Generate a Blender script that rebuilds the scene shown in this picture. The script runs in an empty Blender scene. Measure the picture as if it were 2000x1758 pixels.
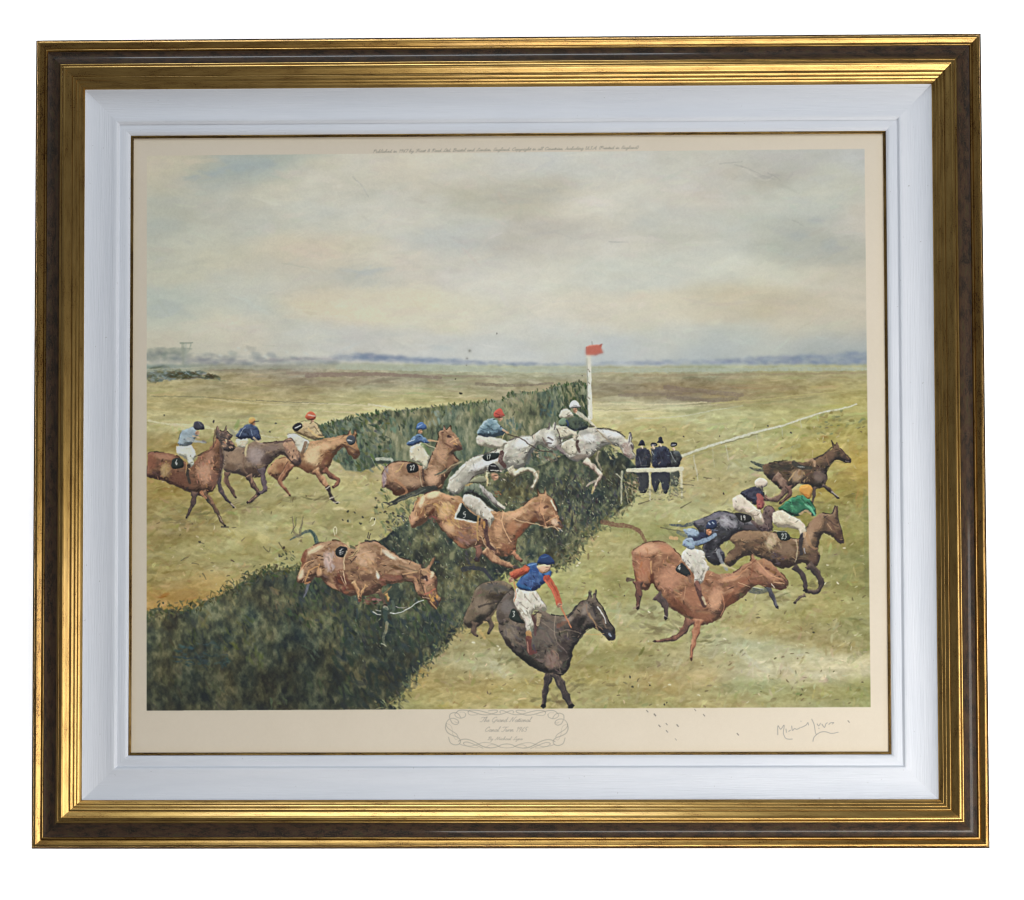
import bpy, math, random
import numpy as np
from mathutils import Matrix, Vector

# ------------------------------------------------------------------ camera, world, lights, exposure
scene = bpy.context.scene
ZC = 1.45                      # height of the picture's centre above the floor
W, H = 0.92, 0.78685           # outer size of the frame in metres
PX = W / 1858.0                # one photograph pixel on the frame, in metres


def loc(x, u, h):              # picture space (right, up, towards the viewer) -> world
    return Vector((x, -h, u + ZC))


A = Matrix(((1, 0, 0), (0, 0, -1), (0, 1, 0)))
F_PX, CX, CY = 2200.0, 1000.0, 1150.0
RV = np.array([-0.0198501, -0.0091886, 0.0026602])
TV = np.array([-0.0040592, 0.1437027, -1.1005949])


def rodrigues(r):
    th = np.linalg.norm(r)
    k = r / th
    K = np.array([[0, -k[2], k[1]], [k[2], 0, -k[0]], [-k[1], k[0], 0]])
    return np.eye(3) + np.sin(th) * K + (1 - np.cos(th)) * K @ K


RC = rodrigues(RV)
cam_local = -RC.T @ TV
cam_data = bpy.data.cameras.new('camera')
cam = bpy.data.objects.new('camera', cam_data)
scene.collection.objects.link(cam)
rot = A @ Matrix(RC.T.tolist())
cam.matrix_world = Matrix.Translation(loc(*cam_local)) @ rot.to_4x4()
cam_data.sensor_fit = 'HORIZONTAL'
cam_data.sensor_width = 36.0
cam_data.lens = 36.0 * F_PX / 2000.0
cam_data.shift_y = (CY - 879.0) / 2000.0
cam_data.clip_start = 0.01
cam_data.clip_end = 100.0
scene.camera = cam

world = bpy.data.worlds.new('World')
scene.world = world
world.use_nodes = True
bg = world.node_tree.nodes['Background']
bg.inputs[0].default_value = (0.92, 0.94, 1.0, 1)
bg.inputs[1].default_value = 0.14


def area(name, pos, target, sx, sy, power, color):
    d = bpy.data.lights.new(name, 'AREA')
    d.shape = 'RECTANGLE'
    d.size, d.size_y = sx, sy
    d.energy = power
    d.color = color
    o = bpy.data.objects.new(name, d)
    scene.collection.objects.link(o)
    p, t = loc(*pos), loc(*target)
    o.location = p
    o.rotation_euler = (t - p).to_track_quat('-Z', 'Y').to_euler()
    return o


# soft daylight: a window low on the right and the light it throws up from below, and an added wide fill lamp from above
area('key_lamp', (1.30, -0.45, 1.00), (0.35, 0.10, 0.0), 0.9, 1.0, 11.0, (1.0, 0.985, 0.96))
area('low_lamp', (0.50, -0.86, 0.95), (0.40, 0.36, 0.0), 1.30, 0.32, 8.5, (1.0, 0.985, 0.95))
area('fill_lamp', (-0.35, 2.55, 1.65), (-0.1, 0.2, 0.0), 1.8, 0.9, 36.0, (0.84, 0.92, 1.0))
# added strip lamps, out of view beside the frame, to whiten the wall
HW = -0.024                    # the wall behind the frame
WASH = 0.000
for p, sx, sy in (((0, 0.60, WASH), 1.7, 0.12), ((0, -0.60, WASH), 1.7, 0.12),
                  ((0.67, 0, WASH), 0.12, 1.5), ((-0.67, 0, WASH), 0.12, 1.5)):
    lo = area('wash_lamp', p, (p[0], p[1], -1.0), sx, sy, 60.0, (1, 1, 1))
    lo.rotation_euler = (math.radians(90), 0, 0)

vs = scene.view_settings
vs.view_transform = 'Standard'
vs.look = 'None'
vs.exposure = 0.12
vs.gamma = 1.0
vs.use_curve_mapping = False
scene.render.resolution_x, scene.render.resolution_y = 1024, 900
scene.cycles.max_bounces = 8
scene.cycles.transparent_max_bounces = 8
scene.cycles.filter_width = 1.1
# ------------------------------------------------------------------ the printed picture, painted stroke by stroke into the ink of the print
HP = -0.0064                                        # the paper's surface
PX0, PX1 = -W / 2 + 0.0870, W / 2 - 0.0870
PU0, PU1 = -H / 2 + 0.0870, H / 2 - 0.0870
CW, CH = int((PX1 - PX0) / PX), int((PU1 - PU0) / PX)
SX, SY = CW / (PX1 - PX0), CH / (PU1 - PU0)
RNG = np.random.default_rng(7)


def T(p):
    """a point read off the picture -> pixel of the flat sheet (undoes the perspective it was read under)"""
    p = np.asarray(p, float).reshape(-1, 2)
    d = np.c_[(p[:, 0] - CX) / F_PX, -(p[:, 1] - CY) / F_PX, -np.ones(len(p))] @ RC
    t = (HP - cam_local[2]) / d[:, 2]
    x, u = cam_local[0] + d[:, 0] * t, cam_local[1] + d[:, 1] * t
    return np.c_[(x - PX0) * SX, (PU1 - u) * SY]


def T_inverse(cx, cy):
    x, u = PX0 + cx / SX, PU1 - cy / SY
    P = np.stack([x, u, np.full_like(x, HP)], -1) @ RC.T + TV
    return CX + F_PX * P[..., 0] / -P[..., 2], CY - F_PX * P[..., 1] / -P[..., 2]


gy, gx = np.mgrid[0:CH, 0:CW].astype(np.float32) + 0.5
XP, YP = T_inverse(gx.astype(float), gy.astype(float))
XP, YP = XP.astype(np.float32), YP.astype(np.float32)
CAN = np.zeros((CH, CW, 3), np.float32)


def rgb(c):
    return np.asarray(c, np.float32) / 255.0


def fr(frame, *flat):
    """points read in an enlarged detail (x origin, y origin, scale)"""
    a = np.asarray(flat, float).reshape(-1, 2)
    return a * frame[2] + np.array(frame[:2])


def value_noise(cx, cy, octaves=3, seed=0):
    r = np.random.default_rng(seed)
    out = np.zeros((CH, CW), np.float32)
    amp, tot = 1.0, 0.0
    for o in range(octaves):
        w, h = int(CW / cx) + 3, int(CH / cy) + 3
        g = r.random((h, w)).astype(np.float32)
        ix, iy = np.arange(CW) / cx, np.arange(CH) / cy
        x0, y0 = ix.astype(int), iy.astype(int)
        fx, fy = (ix - x0), (iy - y0)
        fx, fy = fx * fx * (3 - 2 * fx), fy * fy * (3 - 2 * fy)
        top = g[y0][:, x0] * (1 - fx) + g[y0][:, x0 + 1] * fx
        bot = g[y0 + 1][:, x0] * (1 - fx) + g[y0 + 1][:, x0 + 1] * fx
        out += amp * (top * (1 - fy)[:, None] + bot * fy[:, None])
        tot += amp
        amp *= 0.55
        cx, cy = max(cx / 2, 1.5), max(cy / 2, 1.5)
    return out / tot - 0.5


def spline(p, closed, n=5):
    p = np.asarray(p, float)
    m = len(p)
    if m < 3:
        return p
    out = []
    t = (np.arange(n) / n)[:, None]
    rng_ = range(m) if closed else range(m - 1)
    for i in rng_:
        if closed:
            p0, p1, p2, p3 = p[i - 1], p[i], p[(i + 1) % m], p[(i + 2) % m]
        else:
            p0, p1, p2, p3 = p[max(i - 1, 0)], p[i], p[i + 1], p[min(i + 2, m - 1)]
        out.append(0.5 * (2 * p1 + (p2 - p0) * t + (2 * p0 - 5 * p1 + 4 * p2 - p3) * t ** 2 + (3 * p1 - p0 - 3 * p2 + p3) * t ** 3))
    if not closed:
        out.append(p[-1:])
    return np.concatenate(out)


def poly_mask(q):
    """anti-aliased coverage of a closed outline given in sheet pixels"""
    x0, y0 = max(int(q[:, 0].min()) - 1, 0), max(int(q[:, 1].min()) - 1, 0)
    x1, y1 = min(int(q[:, 0].max()) + 2, CW), min(int(q[:, 1].max()) + 2, CH)
    if x1 <= x0 or y1 <= y0:
        return None
    m = np.zeros((y1 - y0, x1 - x0), np.float32)
    a, b_ = q, np.roll(q, -1, 0)
    xs = np.arange(x0, x1, dtype=np.float32)
    SUB = 3
    for r in range((y1 - y0) * SUB):
        y = y0 + (r + 0.5) / SUB
        hit = (a[:, 1] <= y) != (b_[:, 1] <= y)
        if not hit.any():
            continue
        aa, bb = a[hit], b_[hit]
        xc = np.sort(aa[:, 0] + (y - aa[:, 1]) / (bb[:, 1] - aa[:, 1]) * (bb[:, 0] - aa[:, 0]))
        for k in range(0, len(xc) - 1, 2):
            m[r // SUB] += np.clip(xs + 1 - xc[k], 0, 1) - np.clip(xs + 1 - xc[k + 1], 0, 1)
    return x0, y0, np.clip(m / SUB, 0, 1)


def lay(x0, y0, alpha, col):
    s = CAN[y0:y0 + alpha.shape[0], x0:x0 + alpha.shape[1]]
    s += (rgb(col) - s) * alpha[..., None]


def fill(pts, col, a=1.0, smooth=True, rough=0.0):
    q = T(spline(pts, True) if smooth else pts)
    if rough:
        q = q + RNG.normal(0, rough, q.shape)
    mk = poly_mask(q)
    if mk:
        col = np.asarray(col, float)
        lay(mk[0], mk[1], mk[2] * a, col * 0.86 + col.mean() * 0.14)
        if smooth and mk[2].sum() > 30:
            model_form(mk, 0.45, r=2)
    return mk


BRISTLE = np.convolve(RNG.random(4096), np.ones(3) / 3, 'same').astype(np.float32)


def dab(cx, cy, ln, wd, ang, col, a=1.0, clip=None, dry=0.35):
    """one touch of the brush, in sheet pixels"""
    R = int(max(ln, wd) + 2)
    x0, y0, x1, y1 = int(cx) - R, int(cy) - R, int(cx) + R + 1, int(cy) + R + 1
    x0, y0, x1, y1 = max(x0, 0), max(y0, 0), min(x1, CW), min(y1, CH)
    if clip is not None:
        x0, y0 = max(x0, clip[0]), max(y0, clip[1])
        x1, y1 = min(x1, clip[0] + clip[2].shape[1]), min(y1, clip[1] + clip[2].shape[0])
    if x1 <= x0 or y1 <= y0:
        return
    X = np.arange(x0, x1, dtype=np.float32)[None, :] + 0.5 - cx
    Y = np.arange(y0, y1, dtype=np.float32)[:, None] + 0.5 - cy
    c_, s_ = math.cos(ang), math.sin(ang)
    u, v = (X * c_ + Y * s_) / ln, (-X * s_ + Y * c_) / wd
    bend = 0.35 * (u * u - 0.3) * (1 if RNG.random() < 0.5 else -1)
    v = v + bend
    al = np.clip((1 - np.abs(u) ** 2.4 - v * v) * 1.5, 0, 1)
    if dry:
        o = RNG.integers(0, 4000)
        br = BRISTLE[o + np.clip(((v + 1) * max(wd, 1.5) * 1.1), 0, 60).astype(int)]
        al = al * np.clip(1 - dry * 1.5 + dry * 3 * br, 0, 1.2)
    al = np.clip(al * a, 0, 1)
    if clip is not None:
        al = al * clip[2][y0 - clip[1]:y1 - clip[1], x0 - clip[0]:x1 - clip[0]]
    lay(x0, y0, al, col)


def vary(col, k):
    c = np.asarray(col, float)
    return np.clip(c + RNG.normal(0, k) + RNG.normal(0, k * 0.45, 3), 0, 255)


def line(pts, w0, w1, col, a=1.0, n=5, clip=None, break_=0.0):
    """a drawn stroke; widths in picture pixels"""
    q = T(spline(pts, False, n))
    N = len(q)
    pad = max(w0, w1) + 2
    x0, y0 = max(int(q[:, 0].min() - pad), 0), max(int(q[:, 1].min() - pad), 0)
    x1, y1 = min(int(q[:, 0].max() + pad) + 1, CW), min(int(q[:, 1].max() + pad) + 1, CH)
    if x1 <= x0 or y1 <= y0:
        return
    X = np.arange(x0, x1, dtype=np.float32)[None, :] + 0.5
    Y = np.arange(y0, y1, dtype=np.float32)[:, None] + 0.5
    best = np.full((y1 - y0, x1 - x0), -9.0, np.float32)
    for i in range(N - 1):
        (ax, ay), (bx, by) = q[i], q[i + 1]
        dx, dy = bx - ax, by - ay
        L2 = dx * dx + dy * dy + 1e-9
        t = np.clip(((X - ax) * dx + (Y - ay) * dy) / L2, 0, 1)
        d = np.sqrt((X - ax - t * dx) ** 2 + (Y - ay - t * dy) ** 2)
        r = 0.5 * (w0 + (w1 - w0) * (i + t) / (N - 1))
        np.maximum(best, r - d, out=best)
    thin = min(1.0, max(w0, w1))
    al = np.clip(best + 0.5, 0, 1) * a * (thin if thin < 1 else 1)
    if break_:
        al = al * np.clip(1 - break_ + GRAIN[y0:y1, x0:x1] * 2 * break_ + break_ * 0.5, 0, 1)
    if clip is not None:
        cm = np.zeros_like(al)
        cx0, cy0, m = clip
        xa, ya, xb, yb = max(x0, cx0), max(y0, cy0), min(x1, cx0 + m.shape[1]), min(y1, cy0 + m.shape[0])
        if xb > xa and yb > ya:
            cm[ya - y0:yb - y0, xa - x0:xb - x0] = m[ya - cy0:yb - cy0, xa - cx0:xb - cx0]
        al = al * cm
    lay(x0, y0, al, col)


def scatter(pts, n, palette, ln, wd, ang, a=0.8, k=8, clip=True, spread=0.4, dry=0.4, smooth=True):
    """many touches inside an outline"""
    mk = poly_mask(T(spline(pts, True) if smooth else pts))
    if not mk:
        return
    yy, xx = np.nonzero(mk[2] > 0.5)
    if not len(xx):
        return
    for i in RNG.integers(0, len(xx), n):
        dab(xx[i] + mk[0], yy[i] + mk[1], ln * RNG.uniform(0.5, 1.4), wd * RNG.uniform(0.5, 1.4), ang + RNG.normal(0, spread),
            vary(palette[RNG.integers(len(palette))], k), a * RNG.uniform(0.5, 1.0), mk if clip else None, dry)


def box(a, r):
    """box blur"""
    for ax in (0, 1):
        p = np.pad(a, [(r + 1, r) if k == ax else (0, 0) for k in (0, 1)], mode='edge')
        c = np.cumsum(p, ax)
        n = a.shape[ax]
        a = (np.take(c, np.arange(2 * r + 1, 2 * r + 1 + n), ax) - np.take(c, np.arange(0, n), ax)) / (2 * r + 1)
    return a


def model_form(mk, depth, lx=-0.35, ly=-1.0, r=None):
    """turn a flat patch of colour into a rounded form by warming its upper side and cooling its underside, as a painter would"""
    m = mk[2]
    pad = 12
    M = np.pad(m, pad)
    r = r or int(np.clip(min(m.shape) * 0.10, 2, 9))
    Hh = box(box(M, r), r) * M
    gy_, gx_ = np.gradient(Hh)
    s = (gx_ * lx + gy_ * ly) * r * 2.2
    s = np.clip(box(s, max(r // 2, 1))[pad:-pad, pad:-pad], -1, 1)
    reg = CAN[mk[1]:mk[1] + m.shape[0], mk[0]:mk[0] + m.shape[1]]
    g = GRAIN[mk[1]:mk[1] + m.shape[0], mk[0]:mk[0] + m.shape[1]]
    s = s * (1 + 0.8 * g)
    k = (1 - depth * np.where(s < 0, 0.42 * s, 1.15 * s))[..., None]        # s < 0 on the upper side
    warm = np.array([1.0, 0.99, 0.96], np.float32)
    out = reg * np.where(k > 1, 1 + (k - 1) * warm, k)
    reg += (np.clip(out, 0, 1) - reg) * m[..., None]


PLANES = [(value_noise(15, 8, 3, 401), value_noise(7, 4.5, 2, 402)), (value_noise(9, 16, 3, 403), value_noise(4.5, 7, 2, 404))]


def planes(mk, base, lights, darks, depth, ang, r=None, size=1.0):
    """break a form into the planes a loaded brush leaves: darks below, lights above, every patch its own tone"""
    x0, y0, m = mk
    h, w = m.shape
    pad = 12
    M = np.pad(m, pad)
    r = r or int(np.clip(min(m.shape) * 0.10, 2, 9))
    Hh = box(box(M, r), r) * M
    gy_, gx_ = np.gradient(Hh)
    s = (gx_ * -0.35 + gy_ * -1.0) * r * 2.2
    s = np.clip(box(s, max(r // 2, 1))[pad:-pad, pad:-pad], -1, 1)
    big, small = PLANES[0 if abs(math.sin(ang)) < 0.6 else 1]
    oy, ox = int(RNG.integers(0, 40)), int(RNG.integers(0, 40))
    big = np.roll(big, (oy * 9, ox * 11), (0, 1))[y0:y0 + h, x0:x0 + w]
    small = np.roll(small, (oy * 5, ox * 7), (0, 1))[y0:y0 + h, x0:x0 + w]
    t = 0.50 + 0.62 * big + 0.46 * small - depth * np.where(s < 0, 0.55 * s, 0.95 * s)
    q = 6.0
    fl = np.floor(t * q)
    fr_ = t * q - fl
    fr_ = np.clip((fr_ - 0.25) / 0.5, 0, 1)
    t = np.clip((fl + fr_) / q, 0, 1)
    L, D, Bc = np.mean(lights, 0), np.mean(darks, 0), np.asarray(base, float)
    stops = np.array([D * 0.72, D * 0.95, (D + Bc) / 2, Bc, (Bc + L) / 2, L, np.minimum(L * 1.08, 238)])
    stops = stops * 0.90 + stops.mean(1, keepdims=True) * 0.10
    pos = [0, 0.16, 0.33, 0.50, 0.66, 0.84, 1.0]
    col = np.stack([np.interp(t, pos, stops[:, k] / 255) for k in range(3)], -1).astype(np.float32)
    reg = CAN[y0:y0 + h, x0:x0 + w]
    reg += (col - reg) * (m * 0.97)[..., None]


def soft_mask(q):
    mk = poly_mask(q)
    if mk is None:
        return None
    return mk[0], mk[1], np.clip(box(np.pad(mk[2], 1), 1)[1:-1, 1:-1] * 0.5 + mk[2] * 0.5, 0, 1)


def figure(pts, base, lights, darks, n, ln, wd, ang, edge=None, depth=0.62):
    q = T(spline(pts, True))
    mk = soft_mask(q + RNG.normal(0, 0.6, q.shape))
    if not mk:
        return None
    if edge is not None:
        base, lights, darks = np.asarray(base) * 0.90, np.asarray(lights) * 0.95, np.asarray(darks) * 0.86
    planes(mk, base, lights, darks, depth, ang)
    yy, xx = np.nonzero(mk[2] > 0.5)
    if not len(xx):
        return mk
    ytop = np.full(mk[2].shape[1], 1e9)
    ybot = np.full(mk[2].shape[1], -1e9)
    np.minimum.at(ytop, xx, yy)
    np.maximum.at(ybot, xx, yy)
    for i in RNG.integers(0, len(xx), int(n * 0.8)):
        x, y = xx[i], yy[i]
        here = CAN[y + mk[1], x + mk[0]] * 255
        dab(x + mk[0], y + mk[1], ln * RNG.uniform(0.5, 1.5), wd * RNG.uniform(0.5, 1.2), ang + RNG.normal(0, 0.6), vary(here, 8), RNG.uniform(0.4, 0.9), mk, 0.45)
    for i in RNG.integers(0, len(xx), max(int(n * 0.30), 3)):          # a few crisp touches
        x, y = xx[i], yy[i]
        f = (y - ytop[x]) / max(ybot[x] - ytop[x], 1)
        c = np.asarray(lights[RNG.integers(len(lights))], float) * 1.08 if RNG.random() > 0.22 + 0.5 * f else np.asarray(darks[RNG.integers(len(darks))], float) * 0.62
        dab(x + mk[0], y + mk[1], ln * RNG.uniform(0.35, 1.0), RNG.uniform(0.7, 1.3), ang + RNG.normal(0, 0.8), np.clip(c, 0, 240), 0.75, mk, 0.2)
    if edge is not None:
        q = spline(pts, True)
        for i in range(0, len(q) - 6, 5):
            if RNG.random() < 0.62:
                line(q[i:i + 6] + RNG.normal(0, 0.4, 2), 2.3, 0.9, vary(np.asarray(edge) * 0.68, 8), RNG.uniform(0.55, 1.0), 2)
    else:
        q = spline(pts, True)
        dk = np.mean(darks, 0) * 0.55
        for i in range(0, len(q) - 6, 5):
            if RNG.random() < 0.42:
                line(q[i:i + 6] + RNG.normal(0, 0.3, 2), 1.7, 0.7, vary(dk, 8), RNG.uniform(0.35, 0.85), 2)
    return mk


def patch(mk, f, *rows):
    """soft, hand-placed lights and darks inside a figure: (x, y, rx, ry, angle, r, g, b) in the detail's own units"""
    if mk is None:
        return
    x0, y0, m = mk
    h, w = m.shape
    X = np.arange(w, dtype=np.float32)[None, :] + 0.5 + x0
    Y = np.arange(h, dtype=np.float32)[:, None] + 0.5 + y0
    g = GRAIN[y0:y0 + h, x0:x0 + w]
    reg = CAN[y0:y0 + h, x0:x0 + w]
    mean = (reg * m[..., None]).sum((0, 1)) / m.sum()
    for x, y, rx, ry, an, r_, g_, b_ in rows:
        c = T(fr(f, x, y))[0]
        rx, ry = rx * f[2], ry * f[2]
        co, si = math.cos(an), math.sin(an)
        u, v = ((X - c[0]) * co + (Y - c[1]) * si) / rx, (-(X - c[0]) * si + (Y - c[1]) * co) / ry
        al = np.clip(1.25 - (u * u + v * v) * (1 + 0.9 * g), 0, 1) * 0.72 * m
        tone = rgb((r_, g_, b_))
        d = tone - mean
        dm = d.mean()
        tone = np.clip(mean * 0.97 + d * 0.9 + dm * (1.45 if dm < 0 else 0.95), 0.08, 0.92)
        reg += (tone * (1 + 0.10 * g[..., None]) - reg) * al[..., None]


def mottled(pts, ramp_, cx, cy, seed, a=1.0, rough=1.5, soft=1):
    """a leafy mass: tones run through a noise that is stretched along the growth"""
    q = T(spline(pts, True))
    mk = poly_mask(q + RNG.normal(0, rough, q.shape))
    x0, y0, m = mk
    h, w = m.shape
    nz = (value_noise(cx, cy, 4, seed) + 0.5)[y0:y0 + h, x0:x0 + w]
    big = value_noise(46, 40, 2, seed + 7)[y0:y0 + h, x0:x0 + w]
    nz = np.clip((nz - 0.5) * 1.5 + 0.5 + big * 1.0, 0, 1)
    stops = np.linspace(0, 1, len(ramp_))
    rc = np.asarray(ramp_, np.float32) / 255
    col = np.stack([np.interp(nz, stops, rc[:, k]) for k in range(3)], -1).astype(np.float32)
    hue = value_noise(40, 40, 2, seed + 1)[y0:y0 + h, x0:x0 + w]
    col += hue[..., None] * np.array([0.10, 0.01, -0.07], np.float32)
    m = box(m, soft)
    reg = CAN[y0:y0 + h, x0:x0 + w]
    reg += (col - reg) * (m * a)[..., None]
    return x0, y0, m


def field(samples, sig):
    """smooth colour field through colours noted at points of the picture"""
    s = np.asarray(samples, np.float32)
    st = 8
    X, Y = XP[::st, ::st], YP[::st, ::st]
    num = np.zeros(X.shape + (3,), np.float32)
    den = np.zeros(X.shape, np.float32)
    for x, y, r, g, b_ in s:
        d2 = ((X - x) / sig[0]) ** 2 + ((Y - y) / sig[1]) ** 2
        w = np.exp(-0.5 * d2) + 1e-3 / (1 + d2 * d2)
        num += w[..., None] * np.array([r, g, b_], np.float32)
        den += w
    f = num / den[..., None] / 255.0
    iy, ix = np.clip(np.arange(CH) / st, 0, f.shape[0] - 1.001), np.clip(np.arange(CW) / st, 0, f.shape[1] - 1.001)
    y0, x0 = iy.astype(int), ix.astype(int)
    fy, fx = (iy - y0)[:, None, None].astype(np.float32), (ix - x0)[None, :, None].astype(np.float32)
    return (f[y0][:, x0] * (1 - fx) + f[y0][:, x0 + 1] * fx) * (1 - fy) + (f[y0 + 1][:, x0] * (1 - fx) + f[y0 + 1][:, x0 + 1] * fx) * fy


GRAIN = value_noise(2.6, 2.6, 2, 91)
# -- sky
SKY = [(300,330,186,178,158),(360,320,188,178,155),(320,370,176,174,158),(395,342,154,164,162),(440,333,150,162,162),(480,325,148,163,166),(530,318,155,165,162),
(300,400,165,170,160),(300,440,160,168,162),(400,400,176,178,168),(500,370,186,184,170),(600,340,190,187,172),(700,350,188,186,176),(800,330,196,190,176),(900,320,194,191,180),
(1000,320,192,192,188),(1100,320,190,192,190),(1200,330,193,192,186),(1300,320,190,190,184),(1400,312,186,186,180),(1500,305,178,180,179),(1600,305,178,180,180),(1680,310,178,180,182),
(300,500,170,175,165),(400,470,178,182,172),(500,440,182,185,178),(600,430,186,188,180),(700,400,190,190,182),(800,420,194,192,184),(880,430,186,189,184),(960,395,181,179,164),
(1030,385,180,177,163),(1090,370,180,176,163),(1140,395,206,202,192),(1170,393,203,200,190),(1250,380,192,192,184),(1350,360,198,193,185),(1420,380,192,190,182),(1450,330,184,182,176),(1500,340,172,170,162),
(1550,390,190,194,185),(1600,430,175,181,177),(1560,465,168,174,169),(1610,480,170,174,167),(1650,490,176,177,169),(1685,440,198,188,177),(1620,340,186,188,178),(1540,490,174,179,171),
(550,480,192,186,168),(590,488,202,189,168),(635,500,203,190,171),(690,500,194,190,172),(420,490,186,184,166),(350,520,180,180,164),(330,600,165,176,170),(300,620,166,176,168),(450,560,180,182,172),
(500,520,186,184,170),(600,525,196,188,172),(560,550,182,185,178),(690,530,176,182,180),(760,522,197,192,180),(800,512,201,194,181),(860,470,180,186,188),(900,520,194,192,188),(1000,465,183,180,174),(1060,455,182,178,172),(1100,480,194,192,184),(1200,470,196,193,184),(1300,450,184,186,180),(1350,470,190,190,182),(1450,450,182,186,180),
(600,575,200,190,168),(640,590,206,195,172),(720,600,206,198,176),(800,610,206,200,178),(870,620,206,201,180),(940,615,202,199,184),(500,600,178,184,178),(420,635,196,191,173),(480,648,192,188,176),(600,655,184,186,180),(300,655,188,183,166),(360,660,186,184,170),
(1000,560,199,198,191),(1100,540,197,198,190),(1200,530,193,198,192),(1300,520,196,200,194),(1400,510,197,200,192),(1500,535,197,198,186),(1600,545,196,192,176),(1685,540,196,188,174),
(1100,600,203,199,187),(1200,610,206,201,186),(1300,610,205,199,181),(1400,595,196,188,166),(1500,585,191,181,156),(1600,600,196,186,164),(1685,600,192,182,166),
(1000,650,196,198,194),(1100,660,192,196,194),(1300,660,188,192,188),(1450,665,182,189,186),(1550,645,193,188,172),(1680,650,189,183,168),
(800,660,192,193,190),(700,668,184,186,187),(900,690,187,193,197),(1000,692,189,195,199),(1200,692,178,187,194),(1400,685,165,176,183),(1600,675,160,172,178),(1690,680,158,170,178)]
GROUND = [(300,700,120,132,128),(360,700,125,135,135),(450,700,122,128,140),(560,705,128,132,142),(650,712,150,152,142),(700,718,160,164,148),(800,720,158,166,150),(900,724,160,168,152),(1000,724,166,172,156),(1100,724,170,174,158),(1250,724,160,164,148),(1400,724,158,168,150),(1550,724,160,168,146),(1690,724,166,170,142),
(300,775,158,146,106),(400,762,152,138,102),(450,738,150,136,106),(520,742,148,132,104),(600,733,138,118,100),(680,733,134,116,104),(760,738,142,126,110),(860,742,148,134,112),(950,742,148,136,112),(1050,740,146,136,112),(1180,740,148,136,112),(1280,745,144,126,98),(1400,742,140,120,88),(1500,742,146,126,88),(1600,738,148,130,88),(1690,735,148,130,86),
(340,800,164,150,110),(480,785,164,150,110),(600,770,158,142,106),(700,772,160,152,112),(800,778,156,152,114),(900,768,160,148,114),(1000,760,144,132,108),(1100,755,134,124,106),(1200,768,136,122,104),(1320,772,122,105,93),(1400,770,128,110,90),(1500,768,146,128,92),(1600,758,152,136,92),(1690,755,160,148,92),
(320,825,170,160,116),(450,825,160,150,108),(560,815,172,160,118),(680,808,180,171,132),(760,795,182,170,124),(860,780,176,168,122),(1190,795,192,182,142),(1260,798,186,174,136),(1350,802,172,174,142),(1300,835,166,156,112),(1420,810,166,160,116),(1520,795,172,164,112),(1650,785,164,154,98),(1690,830,150,140,74),
(310,870,146,126,78),(300,960,136,116,66),(300,1040,138,120,72),(400,1000,142,127,80),(480,960,150,136,90),(560,960,156,146,98),(640,970,164,152,106),(700,960,168,158,112),(720,930,166,152,112),(690,1020,152,142,98),(350,1040,140,121,72),(450,1060,158,149,102),(520,1080,152,140,94),(600,1090,142,136,88),(420,1135,168,138,80),(340,1170,152,118,62),(300,1120,142,126,76),(550,1035,162,154,108),(380,1080,146,134,88),(480,1120,150,134,86),(540,1110,146,140,92),
(1220,850,168,156,108),(1280,860,164,152,106),(1400,870,166,156,112),(1480,850,168,165,120),(1600,840,160,148,90),(1660,870,164,144,74),(1685,900,168,138,62),(1690,960,152,132,62),(1690,1040,140,130,70),(1690,1120,130,126,76),(1640,1000,142,132,76),(1620,900,156,142,84),
(1350,930,160,144,102),(1420,935,164,152,112),(1480,920,162,160,122),(1300,1000,168,161,118),(1260,1010,168,161,112),(1200,1060,162,152,106),(1150,1100,162,152,106),(1260,1030,142,138,84),(1100,1110,158,154,96),(1200,1150,152,145,96),(1190,1210,156,152,114),(1180,1280,152,142,92),(1240,1240,160,150,106),(1300,1340,166,147,102),(1400,1290,166,152,112),(1460,1270,176,172,138),(1490,1290,184,180,152),(1540,1310,192,180,154),(1560,1240,160,142,94),(1640,1200,152,142,86),(1690,1220,138,132,80),(1690,1370,142,142,86),(1600,1370,162,152,106),(1500,1350,152,151,106),(1400,1370,166,152,106),(1250,1370,152,142,92),(1000,1370,165,150,100),(900,1330,152,132,82),(860,1365,166,146,96),(970,1300,170,162,128),(920,1250,150,136,92),(1130,1340,152,140,88),(1060,1290,150,136,88),(1600,1120,146,138,82),(1480,1170,162,152,106),(800,1375,140,136,84)]

PAPER = np.array([231, 217, 197], np.float32)
PIC = np.array([(287.0, 304.5), (1000, 297.5), (1688.5, 291), (1694, 800), (1700.5, 1381), (1000, 1384.5), (286.5, 1388), (286.5, 850)])

CAN[:] = 0
sky = field(SKY, (44, 18))
gnd = field(GROUND, (52, 15))
wob1 = value_noise(90, 14, 3, 3)
hz = np.interp(XP, [280, 500, 660, 800, 900, 1150, 1400, 1700], [712, 712, 709, 710, 714, 715, 713, 712]) + wob1 * 4
mixf = np.clip((YP - hz) / 5.0 + 0.5, 0, 1)[..., None]
_lum = sky.mean(-1, keepdims=True)
sky = sky * 0.84 + (_lum * np.array([1.022, 1.008, 0.962], np.float32)) * 0.16 + np.array([0.030, 0.026, 0.006], np.float32)
gnd = gnd * np.array([1.085, 1.10, 1.02], np.float32)
CAN[:] = sky * (1 - mixf) + gnd * mixf
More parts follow.
